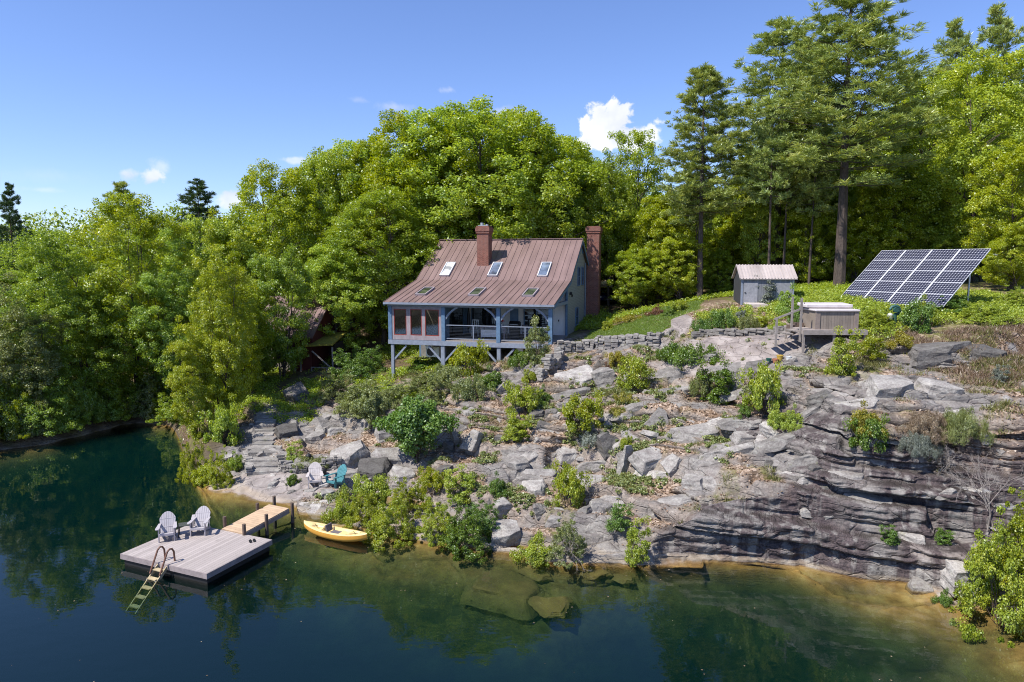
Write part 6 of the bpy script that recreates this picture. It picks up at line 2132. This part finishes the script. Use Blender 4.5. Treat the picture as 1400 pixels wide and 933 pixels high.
B_, G_, O_ = M_bright, M_green_leaf, M_olive
for a in [
    (640, 512, 50, 42, 0, B_, 'bright yellow green bush under the middle porch post'),
    (672, 532, 50, 30, 1, G_, 'green bush right below the middle porch post'),
    (612, 524, 56, 24, 3, O_, 'olive bush under the sunroom corner post'),
    (585, 532, 66, 30, 3, O_, 'wide olive bush in front of the left support post'),
    (548, 552, 74, 36, 3, O_, 'olive thicket below the left support post'),
    (500, 560, 90, 46, 3, O_, 'large olive thicket on the left of the slope'),
    (460, 545, 60, 40, 1, O_, 'olive bush left of the large thicket'),
    (485, 520, 70, 46, 3, G_, 'green thicket beside the lean-to'),
    (503, 508, 60, 40, 1, G_, 'green thicket left of the sunroom post'),
    (575, 506, 40, 18, 2, G_, 'shaded bush under the sunroom floor'),
    (600, 545, 70, 40, 3, O_, 'olive bush above the young maple'),
    (640, 545, 50, 30, 3, O_, 'olive bush beside the dark cube of rock'),
    (735, 497, 34, 62, 2, O_, 'tall thin shrub climbing up to the porch rail'),
    (715, 500, 44, 18, 3, G_, 'grassy bush at the foot of the porch shrub'),
    (724, 521, 26, 20, 1, B_, 'small round yellow bush below the porch end'),
    (714, 566, 50, 40, 0, B_, 'bright bush in the upper middle of the slope'),
    (742, 552, 30, 24, 1, G_, 'small green bush right of the bright one in mid slope'),
    (706, 600, 42, 34, 2, B_, 'bright bush just below its twin in mid slope'),
    (795, 584, 56, 44, 0, B_, 'rounded bright bush on the right of the litter slope'),
    (868, 530, 48, 42, 4, B_, 'feathery green bush right of the pale slabs'),
    (843, 500, 30, 20, 0, M_gold, 'golden bush beside the stone wall'),
    (828, 512, 22, 16, 1, M_red, 'russet bush left of the golden one'),
    (985, 548, 56, 54, 2, G_, 'dark fresh green bush in the middle of the upper ledges'),
    (962, 548, 40, 28, 3, O_, 'olive bush left of the fresh green one'),
    (1044, 556, 56, 58, 0, B_, 'bright yellow green bush below the smooth outcrop'),
    (1062, 584, 40, 30, 1, B_, 'low bright bush under the larger one on the ledge'),
    (1085, 583, 34, 28, 1, B_, 'small bright bush at the right end of the ledge row'),
    (1018, 576, 18, 16, 0, G_, 'tiny green bush on the ledge'),
    (1150, 511, 44, 62, 2, B_, 'upright bright sapling in front of the hot tub platform'),
    (1190, 497, 38, 28, 4, B_, 'loose yellow bush right of the sapling'),
    (1234, 482, 36, 26, 1, M_gold, 'golden bush above the right terrace'),
    (1180, 590, 56, 38, 1, M_gold, 'yellow topped bush clinging to the cliff'),
    (1186, 629, 50, 44, 0, G_, 'green bush hanging under the yellow one on the cliff'),
    (1364, 524, 22, 26, 2, M_silver, 'small grey green bush on the right terrace'),
    (778, 690, 48, 52, 0, B_, 'round yellow bush low on the slope'),
    (735, 766, 56, 36, 1, B_, 'yellow green bush touching the water'),
    (776, 760, 60, 56, 2, O_, 'twiggy olive bush at the water edge'),
    (870, 766, 34, 56, 2, B_, 'thin bright shrub at the shoreline left of the dark wall'),
    (845, 722, 34, 34, 2, G_, 'small green shrub above the shoreline one'),
    (857, 612, 24, 20, 1, B_, 'small bright bush behind the pyramid boulder'),
    (470, 712, 44, 44, 1, B_, 'leftmost bright bush beside the kayak'),
    (500, 722, 60, 58, 0, B_, 'bright bush right behind the kayak'),
    (535, 736, 76, 60, 1, B_, 'wide bright bush at the water edge right of the kayak'),
    (510, 690, 50, 40, 0, B_, 'bright bush in the second row behind the kayak'),
    (560, 700, 60, 52, 1, B_, 'bright bush in the middle of the waterside thicket'),
    (600, 735, 64, 56, 0, B_, 'bright bush at the water edge in mid thicket'),
    (640, 752, 80, 66, 1, G_, 'large green bush at the right end of the thicket'),
    (660, 725, 60, 44, 3, G_, 'green bush behind the large one in the thicket'),
    (632, 682, 46, 44, 2, B_, 'tall bright bush at the top of the thicket'),
    (680, 676, 36, 28, 1, G_, 'small round green bush at the top right of the thicket'),
    (592, 672, 40, 30, 0, B_, 'bright bush at the top of the thicket, left of the tall one'),
    (1370, 860, 110, 150, -1, B_, 'tall bright bush at the lower right shore'),
    (1398, 800, 90, 110, -1, B_, 'bright bush cut by the right edge of the view'),
    (1345, 800, 50, 60, 0, B_, 'small bright bush left of the tall one at the right shore'),
    (1215, 775, 24, 22, 2, G_, 'tiny green plant on the low shelf of the cliff'),
    (1292, 825, 24, 20, 1, G_, 'tiny plant at the right waterline'),
    (1288, 742, 26, 20, 2, G_, 'small plant on the shelf near the right shore'),
    (1080, 428, 46, 36, 1, M_maple_deep, 'dense rounded bush in front of the shed corner'),
    (1048, 415, 34, 38, 2, M_silver, 'thin grey twiggy shrub against the shed wall'),
    (1250, 452, 48, 40, 0, G_, 'tall bush right of the pump'),
    (1262, 440, 44, 34, 1, B_, 'bright bush in front of the lower panel edge'),
    (1195, 447, 60, 32, 1, B_, 'bright leafy clump behind the hot tub'),
    (1040, 448, 32, 20, 1, B_, 'round lime cushion in the flower garden'),
    (1012, 436, 22, 15, 1, M_silver, 'silvery cushion in the flower garden'),
    (985, 448, 42, 24, 3, G_, 'green clump at the left of the flower garden'),
    (962, 452, 30, 16, 3, G_, 'low green clump at the garden corner'),
    (1065, 450, 26, 16, 1, B_, 'small lime clump right of the round cushion'),
    (1020, 450, 30, 18, 3, O_, 'olive clump in the middle of the garden'),
    (1090, 440, 30, 22, 0, G_, 'green clump beside the hot tub steps'),
    (898, 431, 26, 14, 1, M_red, 'russet shrub at the back of the lawn'),
    (915, 432, 22, 12, 1, G_, 'small green shrub beside the russet one'),
    (860, 441, 40, 10, 3, M_gold, 'golden flower strip at the lawn edge'),
    (830, 452, 22, 16, 1, B_, 'bright bush beside the end chimney'),
    (930, 425, 30, 14, 0, B_, 'bright bush at the far end of the lawn'),
    (400, 662, 22, 18, 1, G_, 'small round bush on the ledge below the curved wall'),
    (402, 630, 24, 26, 2, B_, 'bright bush on the grassy terrace'),
    (375, 700, 18, 12, 1, O_, 'low tuft on the shore ledge near the gangway'),
    (322, 642, 30, 24, 1, M_maple_deep, 'dark bush beside the lower steps'),
    (306, 604, 50, 50, 0, M_maple, 'leafy bush under the sunlit tree'),
    (300, 662, 42, 52, -1, M_lime, 'sunlit bush spilling over the rock edge under the bright shore tree'),
    (264, 655, 40, 62, -1, M_lime, 'sunlit foliage trailing to the water left of the bright shore tree'),
    (280, 662, 46, 34, 1, M_lime, 'sunlit bush at the foot of the bright shore tree'),
    (1345, 440, 70, 30, 1, B_, 'bright bush on the slope right of the panels'),
    (1300, 430, 60, 26, 1, G_, 'green bush under the right panel corner'),
    (1390, 420, 60, 30, 0, B_, 'bright bush at the far right of the slope'),
]:
    px, py, w, h, k, m, lab = a
    shrub(px, py, w, h, BIGSH if k < 0 or w > 58 else SH[k], m, lab)
shrub(945, 494, 86, 24, LOWC, M_green_leaf, 'long low green hedge of perennials below the outcrop', None, 'low_hedge', 'hedge')
shrub(915, 492, 40, 18, LOWC, M_green_leaf, 'low green clump at the left end of the perennials', None, 'low_hedge', 'hedge')
shrub(855, 548, 34, 12, LOWC, M_gold, 'bright yellow mossy cushion on the upper ledges', None, 'cushion_plant', 'plant')
shrub(845, 566, 26, 9, LOWC, M_gold, 'smaller yellow mossy cushion on the upper ledges', None, 'cushion_plant', 'plant')
shrub(815, 606, 46, 16, LOWC, M_silver, 'grey green mat plant on the slope', None, 'mat_plant', 'plant')
shrub(430, 636, 60, 12, LOWC, M_olive, 'grassy plant mat around the black kettle', None, 'mat_plant', 'plant')
shrub(1312, 614, 72, 38, JUN, M_olive, 'spreading juniper on the right cliff ledge', None, 'juniper', 'shrub')
shrub(1262, 600, 60, 34, JUN, M_dry, 'dead brown juniper beside the green one', None, 'juniper', 'shrub')
shrub(1255, 624, 50, 26, JUN, M_silver, 'bleached dead branches below the brown juniper', None, 'dead_shrub', 'shrub')
P = spot(571, 632)
SAP = broadleaf(61, 2.6, 1.5, .30, 120, 130, .115, (.22, .42), .4, .05)
tree('maple_sapling', 'tree', SAP, P.x, P.y, 92 / FPX * P.y, 100 / FPX * P.y, 'young maple with a round crown standing among the slope rocks', None, (M_stem, M_green_leaf))
P = spot(508, 590)
tree('maple_sapling', 'tree', SAP, P.x, P.y, 60 / FPX * P.y, 50 / FPX * P.y, 'thin bare stemmed sapling left of the young maple', None, (M_stem, M_olive))
# bare twigs on the cliff
def twiggy(px, py, h, label, seed):
    g = np.random.default_rng(seed)
    P = spot(px, py)
    mb = MB()
    def grow(a, d, L, r, dep):
        b = a + d * L
        mb.tube([a, (a + b) / 2 + Vector(g.normal(size=3) * .05 * L), b], [r, r * .8, r * .55], 5, cap=False)
        if dep == 0: return
        for k in range(3):
            nd = (d + Vector(g.normal(size=3)) * .55).normalized()
            grow(a.lerp(b, g.uniform(.5, 1.0)), nd, L * g.uniform(.55, .8), r * .6, dep - 1)
    for k in range(4):
        grow(Vector((g.normal() * .1, g.normal() * .1, -.1)), Vector((g.normal() * .4, g.normal() * .3 - .2, 1)).normalized(), h * .42, .02, 4)
    o = mb.build('bare_shrub', M_wood_old); o.location = P
    tag(o, label, 'shrub')
twiggy(1350, 720, 3.0, 'bare grey twiggy shrub in front of the dark cliff', 5)
twiggy(1290, 640, 1.2, 'small bare twigs below the juniper', 6)
twiggy(1385, 860, 1.8, 'bare twigs among the bright bushes at the right shore', 7)
twiggy(790, 760, 1.4, 'bare brown twigs in the olive bush at the water edge', 8)

# ------------------------------------------------------------------ ground cover nobody could count
xs_, XX, YY, ZZ, soil, moss = T_grid
def scatter(name, wgt, n, fn, mat, label, cat, seed):
    g = np.random.default_rng(seed)
    sel = (XX > -24) & (XX < 30) & (YY > 17) & (YY < 60)
    # area weight of each grid point
    dA = np.gradient(XX, axis=0) * np.abs(np.gradient(YY, axis=1))
    w = np.where(sel, wgt * np.clip(dA, 0, .05), 0).ravel()
    cs = np.cumsum(w)
    idx = np.searchsorted(cs, g.random(n) * cs[-1])
    idx = np.clip(idx, 0, XX.size - 1)
    C = np.stack([XX.ravel()[idx], YY.ravel()[idx], ZZ.ravel()[idx]], 1)
    C[:, :2] += g.normal(size=(n, 2)) * .04
    V, F, v = fn(C, g)
    o = link_mesh(name, np_mesh(name, V, F, attrs=dict(v=v)), mat)
    return tag(o, label, cat, None, 'stuff')


def fn_litter(C, g):
    n = len(C)
    N = np.array([0, 0, 1.0]) + g.normal(size=(n, 3)) * .45
    N /= np.linalg.norm(N, axis=1, keepdims=True)
    C = C + np.array([0, 0, .02])
    V, F = leaf_quads(C, N, g.uniform(.06, .13, n), .7, g, .25)
    return V, F, np.repeat(g.random(n), 4)


def fn_blades(L0, spread):
    def f(C, g):
        C = np.repeat(C, 9, 0)
        n = len(C)
        C = C + g.normal(size=(n, 3)) * np.array([spread, spread, 0])
        d = np.array([0, 0, 1.0]) + g.normal(size=(n, 3)) * np.array([.45, .45, .1])
        d /= np.linalg.norm(d, axis=1, keepdims=True)
        L = (L0 * g.uniform(.5, 1.4, n))[:, None]
        s = np.cross(d, rand_unit(n, g)); s /= np.linalg.norm(s, axis=1, keepdims=True)
        w = .010 + .04 * L
        V = np.stack([C - s * w * .5, C + s * w * .5, C + d * L * .6 + s * w * .4, C + d * L + np.array([0, 0, -.1]) * L], 1).reshape(-1, 3)
        return V, np.arange(n * 4).reshape(n, 4), np.repeat(g.random(n), 4)
    return f


def fn_weeds(L0):
    def f(C, g):
        n0 = len(C)
        V, F, v = clump_leaves(C + np.array([0, 0, L0 * .4]), np.full(n0, L0) * g.uniform(.6, 1.3, n0), np.tile([0, -.2, .9], (n0, 1)), np.full(n0, 46), .085, g)
        return V, F, v
    return f


noise_a = fbm(XX * .45, YY * .45, 4.4, 3, 91)
noise_b = fbm(XX * .9, YY * .9, 8.4, 3, 93)
litterw = soil * (moss < .6) * (ZZ > .2) * (YY < 46)
scatter('fallen_leaves', litterw, 26000, fn_litter, leaf_mat('dead_leaves', (.14, .08, .045), (.34, .235, .16), (.50, .39, .30), .15), 'tan dead leaves littering the ledges and slope', 'leaves', 301)
ledge = (XX > -10) * (XX < 26) * (YY > 22)
in_lawn = poly_inside(XX, YY, LAWN)
grassw = ledge * (ZZ > .5) * np.clip(moss * 1.0 + .15 * soil, 0, 1) * sstep(.48, .6, noise_b) * (YY < 47) * (1 - in_lawn)
scatter('grass_tufts', grassw, 7500, fn_blades(.22, .07), leaf_mat('dry_green_grass', (.09, .10, .02), (.19, .20, .05), (.34, .30, .12), .3), 'short grass tufts on the earthy ledges', 'grass', 302)
lawnw = in_lawn * 1.0
scatter('lawn_grass', lawnw, 9000, fn_blades(.10, .09), leaf_mat('lawn_blades', (.11, .17, .015), (.19, .27, .025), (.26, .33, .045), .35), 'mown grass of the lawn beside the house', 'grass', 303)
weedr = (sstep(16.5, 18, XX) * sstep(32.6, 33.8, YY) * (YY < 48)) * sstep(.36, .5, noise_a) + (XX > 9.5) * (XX < 18) * (YY > 40.4) * (YY < 44.5) * sstep(.42, .52, noise_b) * .8 * (ell(XX, YY, 10.35, 43.6, 1.45, 3.6, -.25) > 1)
scatter('hill_weeds', weedr * (1 - in_lawn), 3600, fn_weeds(.30), M_bright, 'bright leafy weeds and ferns covering the right hilltop', 'weeds', 304)
wild = ((XX < -4) * (YY > 40) + (YY > 50) + (XX > 17) * (YY > 47)) * (ZZ > .8) * sstep(.42, .55, noise_a) * (1 - in_lawn) * (ell(XX, YY, 8.5, 46, 5.5, 4.5) > 1)
scatter('undergrowth', wild, 4200, fn_weeds(.34), M_maple, 'leafy undergrowth along the wood edge and left bank', 'undergrowth', 305)
slopeg = (XX > -9) * (XX < 14) * (YY > 27) * (YY < 41) * soil * sstep(.5, .62, noise_b)
scatter('slope_weeds', slopeg, 1700, fn_weeds(.14), M_olive, 'small green weeds sprouting between the slope rocks', 'weeds', 306)
dryg = sstep(17.5, 19, XX) * sstep(26, 27, YY) * (YY < 34.5) * soil * sstep(.4, .55, noise_a)
scatter('dry_grass', dryg, 4200, fn_blades(.26, .08), M_dry, 'dry brown grass on the right terraces', 'grass', 307)
# leaves floating on the pond
g = np.random.default_rng(55)
n = 170
C = np.stack([g.uniform(-16, 20, n), 12 + 16 * g.random(n) ** .8, np.full(n, .006)], 1)
C = C[base_z(C[:, 0], C[:, 1]) < -.3]
N = np.tile([0, 0, 1.0], (len(C), 1)) + g.normal(size=(len(C), 3)) * .03
V, F = leaf_quads(C, N, g.uniform(.02, .075, len(C)), .75, g, .02)
tag(link_mesh('floating_leaves', np_mesh('floating_leaves', V, F, attrs=dict(v=np.repeat(g.random(len(C)), 4))), M_dry), 'scattered leaves and catkins floating on the pond', 'leaves', None, 'stuff')
# ------------------------------------------------------------------ light and sky
SUN_AZ = math.atan2(-.53, -.85)              # direction to the sun in plan
SUN_EL = R(54)
sv = Vector((math.cos(SUN_EL) * math.cos(SUN_AZ), math.cos(SUN_EL) * math.sin(SUN_AZ), math.sin(SUN_EL)))
sl = bpy.data.lights.new('sun', 'SUN')
sl.energy = 4.8
sl.angle = R(.5)
sl.color = (1.0, .955, .88)
so = bpy.data.objects.new('sun', sl)
COL.objects.link(so)
so.rotation_euler = (-sv).to_track_quat('-Z', 'Y').to_euler()
so.location = (-40, -20, 60)
world = bpy.data.worlds.new('World')
scene.world = world
world.use_nodes = True
wt = world.node_tree
wt.nodes.clear()
W = NT.__new__(NT)
W.t = wt
W.out = wt.nodes.new('ShaderNodeOutputWorld')
sky = W.n('ShaderNodeTexSky')
sky.sky_type = 'NISHITA'
sky.sun_disc = False
sky.sun_elevation = SUN_EL
sky.sun_rotation = math.pi / 2 - SUN_AZ
sky.altitude = 300
sky.air_density = 1.0
sky.dust_density = .15
sky.ozone_density = 2.2
D = W.n('ShaderNodeTexCoord').outputs['Generated']
cloud_n = W.noise(D, 34, 8, .58, .3)
cloud_l = W.noise(D, 13, 4, .5)
total = None


def cloud(px, py, wx, wy, soft=.5, gain=1.0, thr=.5):
    """a cumulus puff centred on a direction, wx by wy photo pixels across, broken by noise"""
    c = Vector(sight(px, py)).normalized()
    rx = c.cross(Vector((0, 0, 1))).normalized()
    up = rx.cross(c)
    def dot(v):
        n = wt.nodes.new('ShaderNodeVectorMath'); n.operation = 'DOT_PRODUCT'
        W.set(n.inputs[0], D); n.inputs[1].default_value = v
        return n.outputs['Value']
    u = W.math('DIVIDE', dot(rx), wx / FPX / 2)
    v = W.math('DIVIDE', dot(up), wy / FPX / 2)
    front = W.math('GREATER_THAN', dot(c), 0)
    r2 = W.math('ADD', W.math('MULTIPLY', u, u), W.math('MULTIPLY', v, v))
    k = W.math('ADD', W.math('SUBTRACT', 1.0, W.math('SQRT', r2)), W.math('MULTIPLY', W.math('SUBTRACT', cloud_n, .5), 2.6))
    m = W.n('ShaderNodeMapRange', Value=k, i1=.12, i2=.12 + soft, i3=0.0, i4=gain)
    m.interpolation_type = 'SMOOTHSTEP'
    return W.math('MULTIPLY', m.outputs[0], front), v


clouds = [(822, 178, 84, 78, .3, 1.0), (800, 172, 40, 40, .3, 1.0), (858, 190, 62, 44, .35, .95), (884, 184, 60, 36, .45, .9), (842, 164, 50, 44, .3, 1),
          (208, 242, 36, 22, .6, .85), (174, 238, 36, 20, .7, .7), (222, 228, 30, 26, .9, .4), (318, 271, 44, 34, .6, .8), (437, 244, 44, 34, .6, .75),
          (400, 219, 44, 11, .8, .55), (615, 123, 34, 12, .9, .4), (540, 146, 56, 16, 1.0, .35), (492, 137, 40, 12, 1.0, .3), (700, 156, 80, 20, .9, .45), (60, 240, 160, 22, 1.4, .12), (60, 260, 60, 9, 1.2, .25)]
acc = None
for cl in clouds:
    m, v = cloud(*cl)
    acc = m if acc is None else W.math('MAXIMUM', acc, m)
shade = W.ramp(cloud_l, [(.34, (3.9, 4.3, 5.3)), (.6, (6.4, 6.5, 6.7))])
skyc = W.mix(1.0, sky.outputs[0], (.80, .865, 1.15), 'MULTIPLY')
c = W.mix(acc, skyc, shade)
bg = W.n('ShaderNodeBackground', Color=c, Strength=.122)
W.set(W.out.inputs['Surface'], bg)

scene.view_settings.view_transform = 'Standard'
scene.view_settings.look = 'None'
scene.view_settings.gamma = 1.0
scene.view_settings.exposure = 0.5
scene.view_settings.use_curve_mapping = False
cy = scene.cycles
cy.use_denoising = True
try:
    cy.denoiser = 'OPENIMAGEDENOISE'
    cy.denoising_input_passes = 'RGB_ALBEDO_NORMAL'
    cy.denoising_prefilter = 'NONE'
except Exception:
    pass
cy.max_bounces = 8
cy.diffuse_bounces = 3
cy.glossy_bounces = 3
cy.transmission_bounces = 4
cy.transparent_max_bounces = 10
cy.volume_bounces = 0
cy.caustics_reflective = False
cy.caustics_refractive = False
cy.sample_clamp_indirect = 6.0
cy.filter_width = 1.05
cy.use_adaptive_sampling = True
cy.adaptive_threshold = .01
scene.render.film_transparent = False
